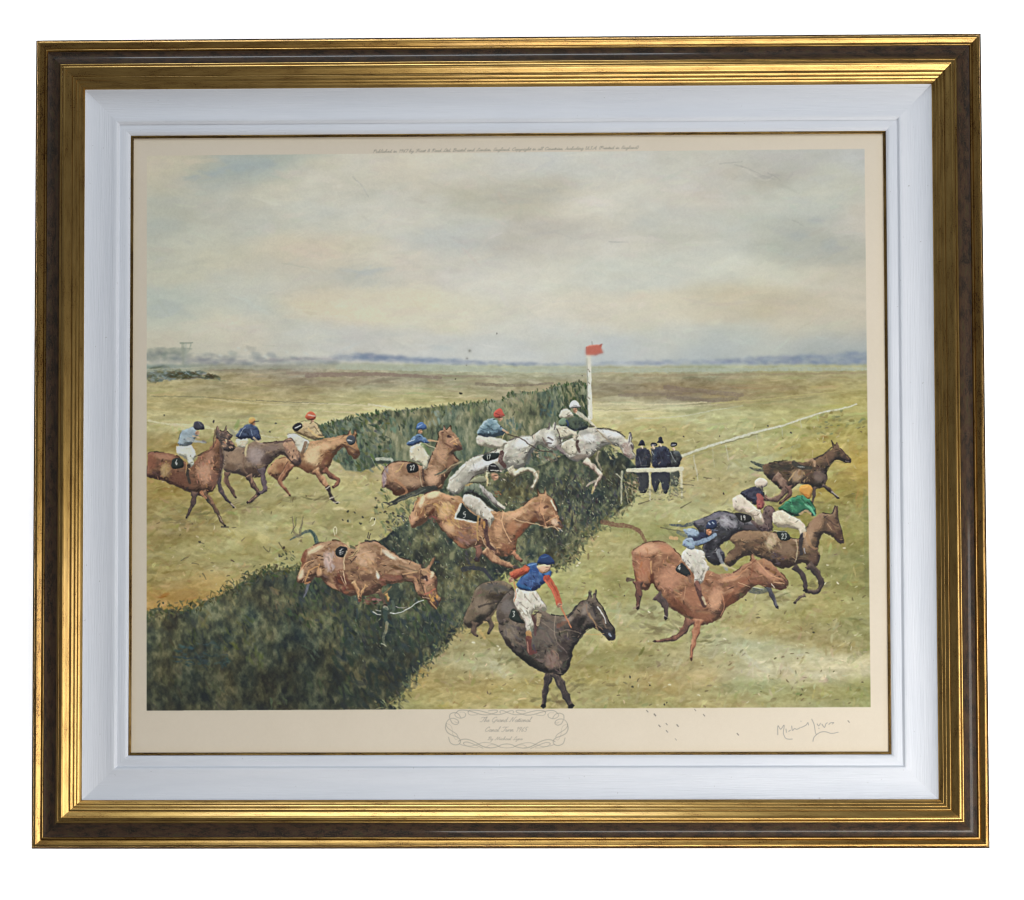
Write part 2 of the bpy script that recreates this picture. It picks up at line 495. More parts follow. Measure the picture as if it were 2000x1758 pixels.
# cloud and field texture
n1, n2 = value_noise(120, 60, 4, 11), value_noise(26, 11, 3, 12)
n3, n4 = value_noise(30, 9, 4, 13), value_noise(60, 26, 3, 14)
up = 1 - mixf[..., 0]
amp = up * (n1 * 0.050 + n2 * 0.045) + (1 - up) * (n3 * 0.17 + n4 * 0.10 + value_noise(9, 5, 3, 17) * 0.13)
CAN += amp[..., None] * np.array([1.0, 1.0, 0.95], np.float32)
CAN += (up * n4 * 0.02 + (1 - up) * value_noise(80, 30, 3, 15) * 0.05)[..., None] * np.array([1.0, 0.2, -1.2], np.float32)


def photo_dabs(n, region, ln, wd, ang, spread, k, a, shift=0.0, dry=0.4):
    """touches that pick up and vary the colour already lying there"""
    x0, y0, x1, y1 = region
    px_ = np.c_[RNG.uniform(x0, x1, n), RNG.uniform(y0, y1, n)]
    for cx, cy in T(px_):
        i, j = int(np.clip(cy, 0, CH - 1)), int(np.clip(cx, 0, CW - 1))
        dab(cx, cy, ln * RNG.uniform(0.4, 1.6), wd * RNG.uniform(0.4, 1.6), ang + RNG.normal(0, spread), vary(CAN[i, j] * 255 + shift, k), a * RNG.uniform(0.4, 1), None, dry)


photo_dabs(900, (280, 295, 1710, 690), 34, 11, -0.05, 0.3, 4.5, 0.26)
for x, y, w_, h_, c_ in ((600, 490, 46, 12, (204, 190, 168)), (640, 500, 34, 10, (206, 192, 172)), (690, 502, 30, 7, (198, 192, 172)), (620, 580, 30, 8, (206, 194, 170)), (700, 592, 60, 9, (208, 198, 174)), (790, 606, 60, 9, (208, 200, 178)), (880, 618, 60, 8, (208, 202, 182)),
                         (790, 512, 36, 10, (204, 196, 182)), (1145, 392, 34, 8, (212, 207, 196)), (1170, 398, 26, 5, (210, 205, 194)), (420, 632, 44, 8, (200, 194, 176)), (500, 640, 36, 7, (196, 191, 178)), (1230, 468, 44, 6, (204, 199, 188)), (1350, 372, 40, 9, (202, 197, 188)),
                         (470, 326, 44, 12, (146, 161, 165)), (430, 338, 38, 9, (150, 163, 164)), (520, 318, 34, 12, (152, 165, 166)), (390, 346, 30, 6, (156, 166, 164)), (320, 320, 34, 12, (188, 178, 158)), (380, 316, 34, 9, (190, 180, 158)), (560, 340, 40, 9, (192, 187, 171)),
                         (1560, 462, 30, 12, (163, 170, 166)), (1615, 476, 30, 12, (166, 172, 167)), (1595, 430, 26, 8, (168, 175, 171)), (1640, 490, 22, 8, (168, 172, 165)), (1500, 345, 26, 6, (166, 164, 158)), (1560, 395, 34, 10, (184, 188, 178)), (1600, 350, 40, 10, (188, 189, 180)),
                         (1050, 372, 60, 9, (178, 175, 162)), (990, 392, 46, 9, (179, 177, 163)), (1080, 456, 60, 5, (182, 178, 170)), (700, 532, 50, 8, (176, 182, 180)), (330, 600, 44, 16, (166, 176, 170)), (1500, 586, 80, 10, (192, 182, 158)), (1400, 596, 60, 8, (197, 189, 168))):
    d_ = T([(x, y)])[0]
    for _ in range(9):
        dab(d_[0] + RNG.normal(0, w_ * 0.42), d_[1] + RNG.normal(0, h_ * 0.42), w_ * RNG.uniform(0.35, 0.8), h_ * RNG.uniform(0.3, 0.8), RNG.normal(-0.06, 0.25), vary(np.asarray(c_) * 0.9 + np.mean(c_) * np.array([1.02, 1.01, 0.97]) * 0.1 + 2, 3), 0.30, None, 0.25)
photo_dabs(500, (280, 295, 1710, 690), 20, 7, -0.1, 0.45, 5, 0.22)
photo_dabs(650, (280, 295, 1710, 690), 22, 4.0, -0.08, 0.35, 7, 0.34)
# sky accents
for f in ([(1435, 322), (1462, 330), (1490, 343), (1512, 350)], [(1548, 430), (1560, 436), (1570, 442)], [(690, 345), (706, 362), (720, 384)], [(1500, 338), (1526, 352)], [(1405, 320), (1450, 316)], [(1190, 472), (1228, 473)]):
    line(f, 3, 1.5, (146, 147, 140), 0.45, break_=0.5)
for f in ([(1452, 330), (1490, 352), (1510, 345)], [(1098, 400), (1140, 384), (1180, 392)], [(698, 355), (716, 374)], [(1200, 466), (1240, 462), (1290, 468)], [(1080, 590), (1130, 588), (1180, 590)]):
    line(f, 5, 2, (206, 202, 192), 0.40, break_=0.5)
# blue distance
def band(pts, col, n, ln, wd, ang=0.02, a=0.17, k=8):
    scatter(pts, n, [col], ln, wd, ang, a, k, clip=False, spread=0.12)
band([(287, 690), (420, 692), (560, 698), (640, 702), (640, 712), (420, 712), (287, 716)], (104, 116, 128), 260, 12, 3)
band([(287, 684), (360, 682), (362, 704), (287, 706)], (92, 108, 104), 120, 8, 4)
band([(380, 700), (470, 702), (470, 710), (380, 710)], (96, 102, 124), 60, 10, 2.2)
band([(540, 700), (640, 699), (640, 703), (540, 704)], (112, 100, 124), 40, 10, 1.6)
band([(660, 694), (720, 691), (810, 698), (910, 704), (1000, 708), (1100, 711), (1100, 714), (900, 713), (760, 707), (660, 704)], (98, 118, 152), 360, 11, 2.4)
band([(700, 692), (780, 696), (860, 703), (860, 707), (700, 702)], (84, 108, 150), 120, 9, 2)
band([(1100, 709), (1160, 708), (1300, 706), (1300, 712), (1100, 714)], (132, 148, 168), 90, 12, 2)
band([(1200, 708), (1330, 704), (1500, 698), (1693, 690), (1693, 712), (1500, 712), (1300, 712)], (118, 134, 164), 320, 13, 3)
band([(1560, 694), (1693, 688), (1693, 710), (1560, 710)], (104, 124, 156), 130, 10, 3)
band([(1440, 700), (1560, 696), (1560, 710), (1440, 710)], (116, 130, 156), 90, 10, 3)
for x, y in ((466, 680), (560, 687), (595, 690), (600, 692), (430, 694), (518, 697), (480, 684), (450, 690)):
    d_ = T([(x, y)])[0]
    dab(d_[0], d_[1], 5, 2.5, 0.4, (196, 202, 196), 0.7)
for x, y, c_ in ((455, 690, (150, 158, 150)), (490, 680, (160, 160, 150)), (500, 692, (120, 132, 138)), (530, 694, (128, 138, 146))):
    d_ = T([(x, y)])[0]
    dab(d_[0], d_[1], 12, 6, 0.2, c_, 0.5)
A_ = (270, 640, 0.25)
line(fr(A_, 325, 122, 425, 116), 2.4, 2, (110, 120, 104), 0.8)
line(fr(A_, 345, 125, 350, 220, 352, 290), 6, 4, (136, 146, 128), 0.7, break_=0.4)
line(fr(A_, 410, 125, 395, 180, 360, 200), 3, 2, (122, 136, 120), 0.6, break_=0.4)
line(fr(A_, 350, 160, 420, 165), 2, 2, (112, 124, 112), 0.6)
line(fr(A_, 370, 130, 375, 300), 5, 4, (150, 162, 150), 0.5, break_=0.4)
scatter(fr(A_, 80, 330, 180, 305, 300, 320, 360, 350, 480, 340, 560, 370, 650, 392, 560, 400, 400, 395, 250, 405, 90, 420), 260, [(92, 104, 86), (72, 86, 74), (112, 126, 120), (98, 100, 70), (120, 134, 136)], 7, 2.6, 0.2, 0.7, 8, clip=False)
scatter(fr(A_, 240, 350, 400, 355, 640, 388, 400, 395, 250, 385), 50, [(62, 64, 44), (76, 70, 44)], 8, 2, 0.12, 0.8, 6, clip=False)
# the open plain: long level touches
photo_dabs(900, (280, 718, 1710, 835), 26, 2.6, 0.0, 0.07, 9, 0.5)
for f, w_, c_, a_ in (([(600, 733), (740, 731), (860, 738)], 9, (128, 106, 96), 0.7), ([(1300, 757), (1380, 765), (1450, 772)], 11, (120, 102, 94), 0.5), ([(1305, 775), (1380, 782), (1440, 778)], 9, (112, 96, 88), 0.45),
                      ([(930, 750), (1010, 753), (1080, 748)], 6, (116, 102, 88), 0.6), ([(1210, 772), (1290, 770), (1330, 768)], 7, (126, 108, 98), 0.45), ([(296, 774), (400, 776), (500, 784)], 2, (120, 112, 76), 0.7),
                      ([(500, 782), (560, 785), (640, 788)], 1.6, (104, 98, 70), 0.8), ([(420, 780), (520, 790), (600, 791)], 3, (200, 190, 150), 0.5), ([(590, 788), (680, 790), (760, 796)], 2.6, (208, 198, 160), 0.7),
                      ([(630, 803), (690, 807), (740, 812)], 3, (204, 190, 150), 0.7), ([(720, 790), (770, 797)], 3.5, (218, 208, 178), 0.8), ([(850, 775), (900, 776), (930, 772)], 3, (206, 192, 150), 0.6),
                      ([(1160, 788), (1220, 789), (1290, 790), (1380, 786)], 4, (216, 206, 164), 0.7), ([(1165, 801), (1230, 803), (1310, 796), (1400, 790)], 2.6, (212, 202, 160), 0.7), ([(1160, 798), (1210, 801), (1270, 798)], 1.5, (130, 120, 86), 0.5),
                      ([(1240, 817), (1320, 814), (1380, 804), (1450, 792)], 3, (204, 206, 180), 0.55), ([(1390, 788), (1480, 781), (1560, 772), (1690, 760)], 3, (190, 180, 112), 0.6), ([(1420, 796), (1500, 786), (1600, 774)], 4, (150, 148, 100), 0.4),
                      ([(287, 722), (420, 716), (560, 712), (640, 711)], 3, (184, 182, 160), 0.5), ([(500, 711), (560, 710)], 1.6, (206, 204, 188), 0.7), ([(660, 716), (900, 721), (1150, 723), (1400, 722), (1690, 720)], 11, (172, 182, 164), 0.75), ([(287, 724), (450, 719), (660, 717)], 6, (164, 166, 142), 0.6), ([(560, 728), (760, 732), (980, 736)], 6, (142, 122, 106), 0.5), ([(1240, 733), (1420, 732), (1690, 728)], 6, (150, 130, 96), 0.5),
                      ([(290, 822), (340, 830), (420, 838)], 4, (206, 200, 166), 0.7), ([(455, 842), (520, 852), (545, 855)], 3.5, (202, 200, 172), 0.7), ([(340, 828), (400, 832), (410, 836)], 2, (220, 214, 186), 0.6)):
    line(f, w_, w_ * 0.7, c_, a_, break_=0.45)
# turf: broken touches, clods and worn patches
photo_dabs(1800, (280, 830, 760, 1215), 10, 3.0, -0.15, 0.6, 14, 0.56)
photo_dabs(1400, (1150, 815, 1705, 1010), 10, 2.8, -0.25, 0.5, 13, 0.56)
photo_dabs(3000, (760, 1000, 1705, 1390), 9, 2.8, -0.5, 0.8, 15, 0.58)
photo_dabs(260, (280, 840, 760, 1200), 22, 8, -0.1, 0.5, 9, 0.35)
photo_dabs(420, (1000, 840, 1705, 1390), 24, 9, -0.4, 0.7, 9, 0.35)
for n_, reg, c_ in ((90, (290, 900, 760, 1180), (104, 92, 58)), (70, (1160, 830, 1690, 1000), (118, 106, 68)), (190, (900, 1060, 1690, 1380), (112, 98, 62)),
                    (70, (290, 900, 760, 1180), (196, 188, 146)), (80, (1160, 830, 1690, 1000), (200, 192, 148)), (170, (900, 1060, 1690, 1380), (204, 194, 150))):
    for cx, cy in T(np.c_[RNG.uniform(reg[0], reg[2], n_), RNG.uniform(reg[1], reg[3], n_)]):
        dab(cx, cy, RNG.uniform(2, 6), RNG.uniform(0.9, 2), RNG.normal(-0.3, 0.7), vary(c_, 10), RNG.uniform(0.3, 0.75), None, 0.3)
for f, w_, c_, a_ in (([(1440, 1270), (1470, 1295), (1500, 1310)], 16, (196, 196, 170), 0.35), ([(1455, 1275), (1478, 1300)], 9, (210, 208, 186), 0.35), ([(1530, 1300), (1545, 1325), (1550, 1340)], 22, (200, 184, 160), 0.25),
                      ([(965, 1300), (985, 1320)], 18, (190, 188, 158), 0.4), ([(1620, 1200), (1640, 1245)], 2, (190, 170, 110), 0.5), ([(1660, 1290), (1690, 1270)], 14, (120, 128, 80), 0.3), ([(1620, 1330), (1690, 1345)], 12, (126, 136, 84), 0.3),
                      ([(1480, 1340), (1520, 1330)], 18, (140, 150, 104), 0.3), ([(1330, 1290), (1320, 1310)], 8, (186, 188, 150), 0.4), ([(1210, 1180), (1200, 1230)], 10, (176, 180, 150), 0.35), ([(880, 1215), (905, 1250)], 14, (170, 140, 92), 0.4),
                      ([(1665, 870), (1680, 930), (1676, 1000)], 18, (186, 150, 56), 0.30), ([(1640, 1040), (1652, 1080)], 14, (168, 128, 62), 0.3), ([(1690, 960), (1692, 1150)], 9, (112, 124, 66), 0.35), ([(430, 1125), (370, 1150), (330, 1190)], 22, (176, 138, 74), 0.25),
                      ([(470, 1010), (560, 1060), (640, 1075)], 14, (166, 162, 112), 0.3), ([(640, 960), (700, 985), (740, 1000)], 14, (180, 172, 124), 0.3), ([(1480, 905), (1560, 870)], 14, (168, 178, 144), 0.3), ([(1300, 1025), (1330, 1060)], 8, (92, 96, 66), 0.3)):
    line(f, w_, w_ * 0.6, c_, a_, break_=0.6)
for f in ([(515, 1068), (525, 1078), (528, 1070)], [(545, 1060), (560, 1085)], [(353, 1095), (368, 1088)], [(388, 1058), (398, 1062)], [(396, 1120), (402, 1132)], [(375, 1100), (388, 1102)], [(1290, 1030), (1340, 1040)], [(1330, 945), (1355, 948)], [(1375, 932), (1390, 935)], [(1248, 985), (1275, 975)], [(1330, 992), (1350, 980)]):
    line(f, 2.4, 1.2, (92, 86, 58), 0.7)

for x, y, w_, h_ in ((400, 1003, 60, 9), (470, 985, 50, 8), (600, 972, 60, 8), (360, 1022, 40, 8), (1300, 1228, 70, 12), (1260, 1200, 40, 12), (1380, 1250, 50, 10), (1530, 1165, 60, 9), (1590, 1140, 40, 9), (1080, 1368, 60, 12), (1120, 1340, 50, 10), (1010, 1290, 40, 10), (930, 1220, 34, 8), (1570, 985, 50, 7), (1430, 1000, 50, 7), (650, 1085, 40, 8)):
    d_ = T([(x, y)])[0]
    for _ in range(16):
        dab(d_[0] + RNG.normal(0, w_ * 0.45), d_[1] + RNG.normal(0, h_ * 0.5), w_ * RNG.uniform(0.12, 0.34), h_ * RNG.uniform(0.2, 0.5), RNG.normal(-0.15, 0.3), vary((112, 102, 62), 9), 0.33, None, 0.5)
# -- the big hedge, from the flagpole down to the left corner
FAR_HEDGE = [(596, 838), (640, 829), (690, 815), (740, 806), (800, 801), (880, 791), (930, 787), (980, 781), (1000, 769), (1060, 765), (1090, 753), (1132, 747), (1147, 756), (1152, 815), (1160, 870), (1080, 900), (960, 930), (880, 960), (800, 960), (760, 908), (720, 915), (690, 922), (655, 900), (625, 865)]
mottled(FAR_HEDGE, [(56, 66, 56), (82, 94, 72), (104, 113, 86), (126, 130, 98), (150, 150, 118)], 7, 16, 63)
scatter(FAR_HEDGE, 420, [(78, 94, 60), (104, 114, 70), (58, 76, 58), (122, 124, 86), (70, 92, 78), (46, 62, 48), (96, 100, 70)], 6.5, 1.9, 1.35, 0.6, 10, clip=False, spread=0.35)
scatter([(600, 838), (640, 829), (690, 816), (760, 806), (760, 905), (690, 920), (650, 895)], 240, [(62, 76, 48), (88, 100, 54), (44, 60, 46), (100, 118, 100), (74, 92, 80)], 7, 3, 0.9, 0.85, 9, clip=False)
scatter([(1090, 760), (1130, 750), (1146, 760), (1148, 850), (1100, 850)], 110, [(50, 68, 46), (40, 56, 50), (72, 86, 54)], 8, 2.4, 1.4, 0.9, 7, clip=False)
for _ in range(240):
    t_ = RNG.random()
    i_ = min(int(t_ * 12), 11)
    p_ = np.array(FAR_HEDGE[i_]) * (1 - (t_ * 12 - i_)) + np.array(FAR_HEDGE[i_ + 1]) * (t_ * 12 - i_)
    d_ = T([p_])[0]
    dab(d_[0] + RNG.normal(0, 2), d_[1] + RNG.normal(0, 2.4), RNG.uniform(2, 5), 1.5, RNG.normal(1.3, 0.5), vary((70, 86, 56), 14), 0.8)
for x, y, c_ in ((975, 800, (150, 148, 108)), (1000, 790, (152, 146, 110)), (1010, 775, (150, 146, 120)), (935, 795, (124, 132, 86)), (870, 800, (118, 124, 76)), (1040, 780, (136, 136, 96)), (1070, 800, (60, 92, 96)), (1000, 830, (68, 100, 100)), (845, 815, (128, 150, 140)), (760, 830, (98, 132, 110))):
    scatter([(x - 14, y - 10), (x + 14, y - 10), (x + 14, y + 12), (x - 14, y + 12)], 14, [c_], 7, 2.4, 1.3, 0.6, 8, clip=False)
NEAR_HEDGE = [(286, 1207), (330, 1192), (372, 1190), (410, 1172), (450, 1152), (486, 1132), (520, 1118), (560, 1114), (600, 1112), (660, 1090), (735, 1060), (770, 1034), (800, 1014), (834, 980), (860, 955), (960, 930), (1080, 900), (1160, 860), (1236, 905), (1248, 935), (1236, 975), (1190, 1014), (1150, 1040), (1118, 1090), (1075, 1108), (1010, 1115), (985, 1120), (960, 1150), (940, 1190), (900, 1222), (870, 1260), (836, 1290), (805, 1322), (790, 1352), (758, 1372), (740, 1389), (286, 1390)]
_nm = mottled(NEAR_HEDGE, [(36, 41, 40), (50, 56, 46), (68, 73, 55), (92, 97, 68), (124, 124, 88)], 10, 15, 61)
_nm = (_nm[0], _nm[1], _nm[2])


def NEAR_OK(cx, cy):
    i, j = int(cy) - _nm[1], int(cx) - _nm[0]
    return 0 <= i < _nm[2].shape[0] and 0 <= j < _nm[2].shape[1] and _nm[2][i, j] > 0.5



scatter([(286, 1207), (372, 1190), (450, 1152), (520, 1118), (600, 1112), (720, 1130), (860, 1200), (880, 1250), (800, 1320), (740, 1389), (286, 1390)], 700, [(48, 55, 42), (72, 80, 52), (40, 46, 40), (92, 96, 60), (54, 66, 56), (74, 68, 48), (44, 54, 58)], 12, 4.6, 1.15, 0.30, 6, clip=False, spread=0.4)
scatter([(700, 1230), (860, 1200), (880, 1250), (800, 1320), (740, 1388), (660, 1388), (640, 1300)], 260, [(38, 54, 58), (44, 62, 58), (34, 46, 50), (50, 70, 58)], 12, 5, 1.0, 0.6, 6, clip=False)
scatter([(350, 1262), (430, 1258), (440, 1300), (350, 1300)], 90, [(48, 74, 82), (56, 86, 90), (42, 62, 66)], 7, 2.4, 0.2, 0.55, 8, clip=False)
scatter([(600, 1120), (720, 1160), (860, 1180), (880, 1240), (700, 1260), (560, 1200)], 420, [(44, 58, 40), (62, 78, 48), (36, 46, 44), (80, 92, 56), (46, 60, 62)], 8, 3.2, 1.2, 0.7, 8, clip=False)
scatter([(760, 1020), (830, 960), (1000, 930), (1090, 910), (1170, 900), (1240, 920), (1230, 975), (1150, 1040), (1100, 1095), (1010, 1115), (960, 1150), (880, 1240), (800, 1180), (740, 1080)], 1300, [(58, 68, 54), (84, 92, 68), (50, 58, 56), (106, 110, 82), (70, 82, 78), (80, 74, 62), (54, 62, 68), (126, 128, 98)], 5.5, 1.9, 1.2, 0.6, 9, clip=False, spread=0.6)
scatter([(1080, 930), (1170, 920), (1235, 930), (1200, 1000), (1130, 1040), (1080, 1060)], 420, [(48, 54, 62), (58, 66, 62), (44, 52, 50), (96, 100, 76), (60, 52, 56)], 6, 2, 1.3, 0.8, 8, clip=False)
scatter([(740, 960), (800, 930), (800, 1000), (770, 1040), (730, 1010)], 130, [(96, 106, 70), (128, 132, 90), (66, 78, 52), (150, 150, 110)], 6, 2.4, 0.8, 0.8, 8, clip=False)
_x0, _y0, _m = _nm                                    # the near end is the deepest green
_sx, _sy = XP[_y0:_y0 + _m.shape[0], _x0:_x0 + _m.shape[1]], YP[_y0:_y0 + _m.shape[0], _x0:_x0 + _m.shape[1]]
_dk = np.clip((_sy - 1190) / 130, 0, 1) * np.clip((880 - _sx) / 120, 0, 1) * _m
CAN[_y0:_y0 + _m.shape[0], _x0:_x0 + _m.shape[1]] *= (1 - 0.30 * _dk)[..., None]
# its uneven crest and its shadowed foot
for poly, pal, m_ in (([(286, 1207), (330, 1192), (372, 1190), (410, 1172), (450, 1152), (486, 1132), (520, 1118), (560, 1114), (600, 1112)], [(70, 76, 42), (48, 54, 34), (88, 82, 46), (58, 70, 48)], 420),
                      ([(1240, 960), (1190, 1014), (1150, 1040), (1118, 1090), (1075, 1108), (1010, 1115), (960, 1150), (900, 1222), (836, 1290), (790, 1352), (740, 1389)], [(80, 88, 60), (56, 68, 52), (104, 108, 72), (64, 64, 46), (126, 122, 80), (140, 134, 84), (98, 92, 60)], 900)):
    pp = spline(poly, False, 12)
    for _ in range(m_):
        p_ = pp[RNG.integers(len(pp))]
        d_ = T([p_])[0]
        g_ = RNG.normal(0, 1)
        dab(d_[0] + g_ * 8, d_[1] + RNG.normal(0, 7), RNG.uniform(2.5, 8), RNG.uniform(1, 3), RNG.normal(1.2, 0.8), vary(pal[RNG.integers(len(pal))], 10), RNG.uniform(0.35, 0.8))
for x, y, c_ in ((400, 1210, (108, 100, 60)), (450, 1250, (88, 96, 44)), (380, 1240, (76, 86, 44)), (540, 1190, (96, 92, 62)), (530, 1170, (120, 104, 72)), (610, 1180, (86, 98, 56)), (640, 1215, (104, 112, 72)), (500, 1290, (80, 92, 42)), (560, 1180, (104, 96, 66)), (670, 1220, (92, 94, 58)),
                  (610, 1270, (82, 98, 76)), (545, 1380, (74, 92, 56)), (680, 1340, (70, 84, 50)), (715, 1230, (82, 84, 62)), (480, 1240, (96, 94, 50)), (350, 1330, (56, 62, 38)), (420, 1340, (60, 66, 42)), (330, 1270, (62, 62, 38)), (620, 1340, (56, 70, 46)), (480, 1200, (84, 92, 50))):
    scatter([(x - 14, y - 16), (x + 14, y - 16), (x + 14, y + 18), (x - 14, y + 18)], 12, [c_], 10, 3, 1.1, 0.45, 8, clip=False)
for cx, cy in T(np.c_[RNG.uniform(740, 1240, 620), RNG.uniform(930, 1130, 620)]):
    if NEAR_OK(cx, cy):
        dab(cx, cy, RNG.uniform(1.2, 4), RNG.uniform(0.8, 1.5), RNG.normal(1.2, 0.6), vary((150, 156, 116), 16), RNG.uniform(0.35, 0.8))
for cx, cy in T(np.c_[RNG.uniform(690, 880, 90), RNG.uniform(1130, 1300, 90)]):
    dab(cx, cy, RNG.uniform(1.5, 5), RNG.uniform(0.8, 1.5), RNG.normal(1.2, 0.5), vary((128, 136, 104), 16), RNG.uniform(0.2, 0.6))
# -- enlarged details the figures were read from
ZA, ZB, ZC_, ZE, ZF = (270, 640, 0.25), (720, 640, 0.25), (1200, 640, 0.25), (720, 990, 0.25), (1200, 990, 0.25)
ZG, ZH, ZI, ZJ = (740, 860, 0.19), (560, 1000, 0.16), (1280, 840, 0.21), (1080, 780, 0.14)
CREAM_L, CREAM_D = [(220, 214, 194), (208, 202, 182), (226, 220, 202)], [(178, 170, 146), (160, 152, 132), (190, 180, 150)]
CHEST_L, CHEST_D = [(204, 152, 104), (192, 138, 92), (216, 170, 122), (178, 120, 78)], [(128, 80, 54), (106, 66, 48), (148, 94, 62)]
BAY_L, BAY_D = [(158, 108, 76), (142, 94, 66), (176, 130, 92)], [(86, 54, 42), (70, 46, 40), (104, 66, 48)]
DARK_L, DARK_D = [(122, 102, 86), (104, 88, 78), (138, 120, 98)], [(48, 42, 44), (62, 52, 50), (38, 36, 42)]
GREY_L, GREY_D = [(218, 212, 194), (206, 200, 182), (226, 220, 204)], [(160, 154, 142), (140, 136, 128), (180, 172, 154)]
SKIN = (198, 148, 116)


def face(c, r, col=SKIN):
    d = T([c])[0]
    col = np.asarray(col, float)
    dab(d[0], d[1], r * 0.92, r * 0.78, 1.2, col, 1.0, None, 0.1)
    dab(d[0] - r * 0.35, d[1] + r * 0.25, r * 0.45, r * 0.5, 0.3, col * 0.66, 0.75, None, 0.1)
    dab(d[0] + r * 0.15, d[1] - r * 0.25, r * 0.45, r * 0.16, 0.1, col * 0.42, 0.8, None, 0.0)
    dab(d[0] + r * 0.45, d[1] + r * 0.05, r * 0.22, r * 0.3, 1.2, np.minimum(col * 1.12, 240), 0.8, None, 0.0)
    dab(d[0] + r * 0.25, d[1] + r * 0.45, r * 0.3, r * 0.12, 0.1, col * 0.55, 0.7, None, 0.0)


def leg(f, pts, w0, w1, col, dark=None, light=None):
    """a jointed leg: full above, knotted at knee and fetlock, thin between"""
    p = fr(f, *pts)
    if len(p) < 3:
        p = np.array([p[0], (p[0] + p[1]) / 2 + 0.6, p[1]])
    m = len(p)
    c = spline(p, False, 6)
    N = len(c)
    t = np.arange(N) / (N - 1)
    w = (w0 + (w1 - w0) * t ** 0.8) * f[2] * 0.5
    knot = np.clip(np.abs(np.sin(t * math.pi * (m - 1))), 0, 1)          # 0 at the joints
    w = w * (1.10 - 0.34 * knot * (t > 0.12))
    d = np.gradient(c, axis=0)
    n = np.c_[-d[:, 1], d[:, 0]] / (np.linalg.norm(d, axis=1, keepdims=True) + 1e-6)
    poly = np.concatenate([c + n * w[:, None], (c - n * w[:, None])[::-1]])
    col = np.asarray(col, float)
    D = np.asarray(dark, float) if dark is not None else col * 0.66
    L = np.asarray(light, float) if light is not None else np.minimum(col * 1.28, 225)
    mk = soft_mask(T(poly) + RNG.normal(0, 0.35, poly.shape))
    if mk is None:
        return
    planes(mk, col, [L], [D], 0.5, 1.2, 2)
    side = c + n * w[:, None] * 0.85
    for k in range(0, N - 4, 4):
        if RNG.random() < 0.7:
            line(side[k:k + 5], 1.5, 0.8, D * 0.7, RNG.uniform(0.5, 0.9), 2)
    line(c[:N * 2 // 3] - n[:N * 2 // 3] * w[:N * 2 // 3, None] * 0.4, 1.4, 0.7, L, 0.6, 2, break_=0.6)
    h_ = c[-1]
    line([h_, h_ + (c[-1] - c[-4]) * 0.25], max(w1 * f[2] * 1.1, 2), 1.2, D * 0.6, 0.85, 2)


def st(f, pts, w0, w1, col, a=0.9, br=0.25):
    line(fr(f, *pts), w0 * f[2], w1 * f[2], col, a, break_=br)


def fg(f, pts, base, L, D, n, ln=5, wd=1.8, ang=-0.4, edge=None):
    return figure(fr(f, *pts), base, L, D, n, ln, wd, ang, edge)


def digits(f, text, x, y, size, col=(232, 232, 224)):
    G = {'1': [(.3, .0, .3, 1)], '2': [(.05, .2, .3, .0, .5, .25, .05, 1, .55, .95)], '3': [(.05, .05, .5, .1, .25, .45, .5, .7, .05, 1)], '4': [(.4, 1, .4, 0, .0, .65, .6, .65)],
         '5': [(.5, 0, .1, 0, .08, .42, .45, .5, .4, .95, .0, .95)], '6': [(.4, 0, .05, .6, .3, 1, .5, .7, .1, .6)], '7': [(.0, .05, .55, .0, .2, 1)], '9': [(.45, .3, .15, .4, .1, .05, .45, .1, .4, 1)]}
    for ch in text:
        for s_ in G[ch]:
            a = np.asarray(s_, float).reshape(-1, 2)
            a = a * [size * 0.72, size] + [x, y]
            a[:, 1] += -0.25 * (a[:, 0] - x)
            line(fr(f, *a.ravel()), 1.45, 1.45, col, 0.8)
        x += size * 0.62


# ---- three runners on the far left
f = ZA
# chestnut in front
mk_ = fg(f, (1010,1130, 1040,1070, 1100,1020, 1190,1000, 1260,960, 1320,900, 1380,880, 1450,868, 1530,850, 1600,838, 1640,832, 1655,800, 1672,836, 1692,800, 1702,832, 1690,850, 1705,900, 1728,970, 1725,1002, 1690,1026, 1650,990, 1622,945, 1600,930, 1560,965, 1530,1010, 1500,1062, 1470,1112, 1440,1142, 1400,1150, 1330,1132, 1280,1100, 1215,1090, 1160,1160, 1110,1200), (184, 132, 84), CHEST_L, CHEST_D, 130, 5, 1.7, -0.5, (112, 72, 52))
patch(mk_, f, (1360, 1000, 70, 90, 0.2, 212, 164, 112), (1440, 930, 90, 34, -0.2, 204, 152, 102), (1320, 1090, 60, 36, 0.2, 140, 92, 64), (1560, 890, 60, 30, -0.2, 190, 138, 92), (1480, 1010, 40, 60, 0.3, 130, 84, 60), (1120, 1090, 50, 40, -0.6, 150, 96, 66))
leg(f, (1190,1060, 1110,1190, 1150,1260, 1185,1312), 60, 16, (158, 100, 68), (112, 68, 50), (196, 146, 104))
leg(f, (1380,1110, 1440,1190, 1485,1250), 66, 38, (186, 132, 88), (126, 80, 58), (216, 172, 126))
leg(f, (1480,1240, 1515,1330, 1555,1372), 34, 20, (62, 50, 46))
st(f, (1470,1258, 1498,1240), 12, 10, (214, 200, 178)); st(f, (1500,1335, 1530,1322), 10, 8, (206, 196, 172)); st(f, (1530,1362, 1570,1366), 16, 10, (196, 186, 160))
leg(f, (1450,1105, 1510,1160, 1562,1190, 1548,1232, 1522,1250), 52, 18, (140, 88, 64), (96, 60, 50))
st(f, (1470,1120, 1440,1060, 1480,1010), 26, 18, (112, 66, 50), 0.7)
fill(fr(f, 1632, 858, 1662, 838, 1692, 862, 1690, 905, 1655, 918, 1632, 895), (66, 72, 80)); st(f, (1640,880, 1665,884), 12, 8, (206, 208, 202)); st(f, (1640,930, 1700,960), 10, 8, (86, 62, 54), .7)
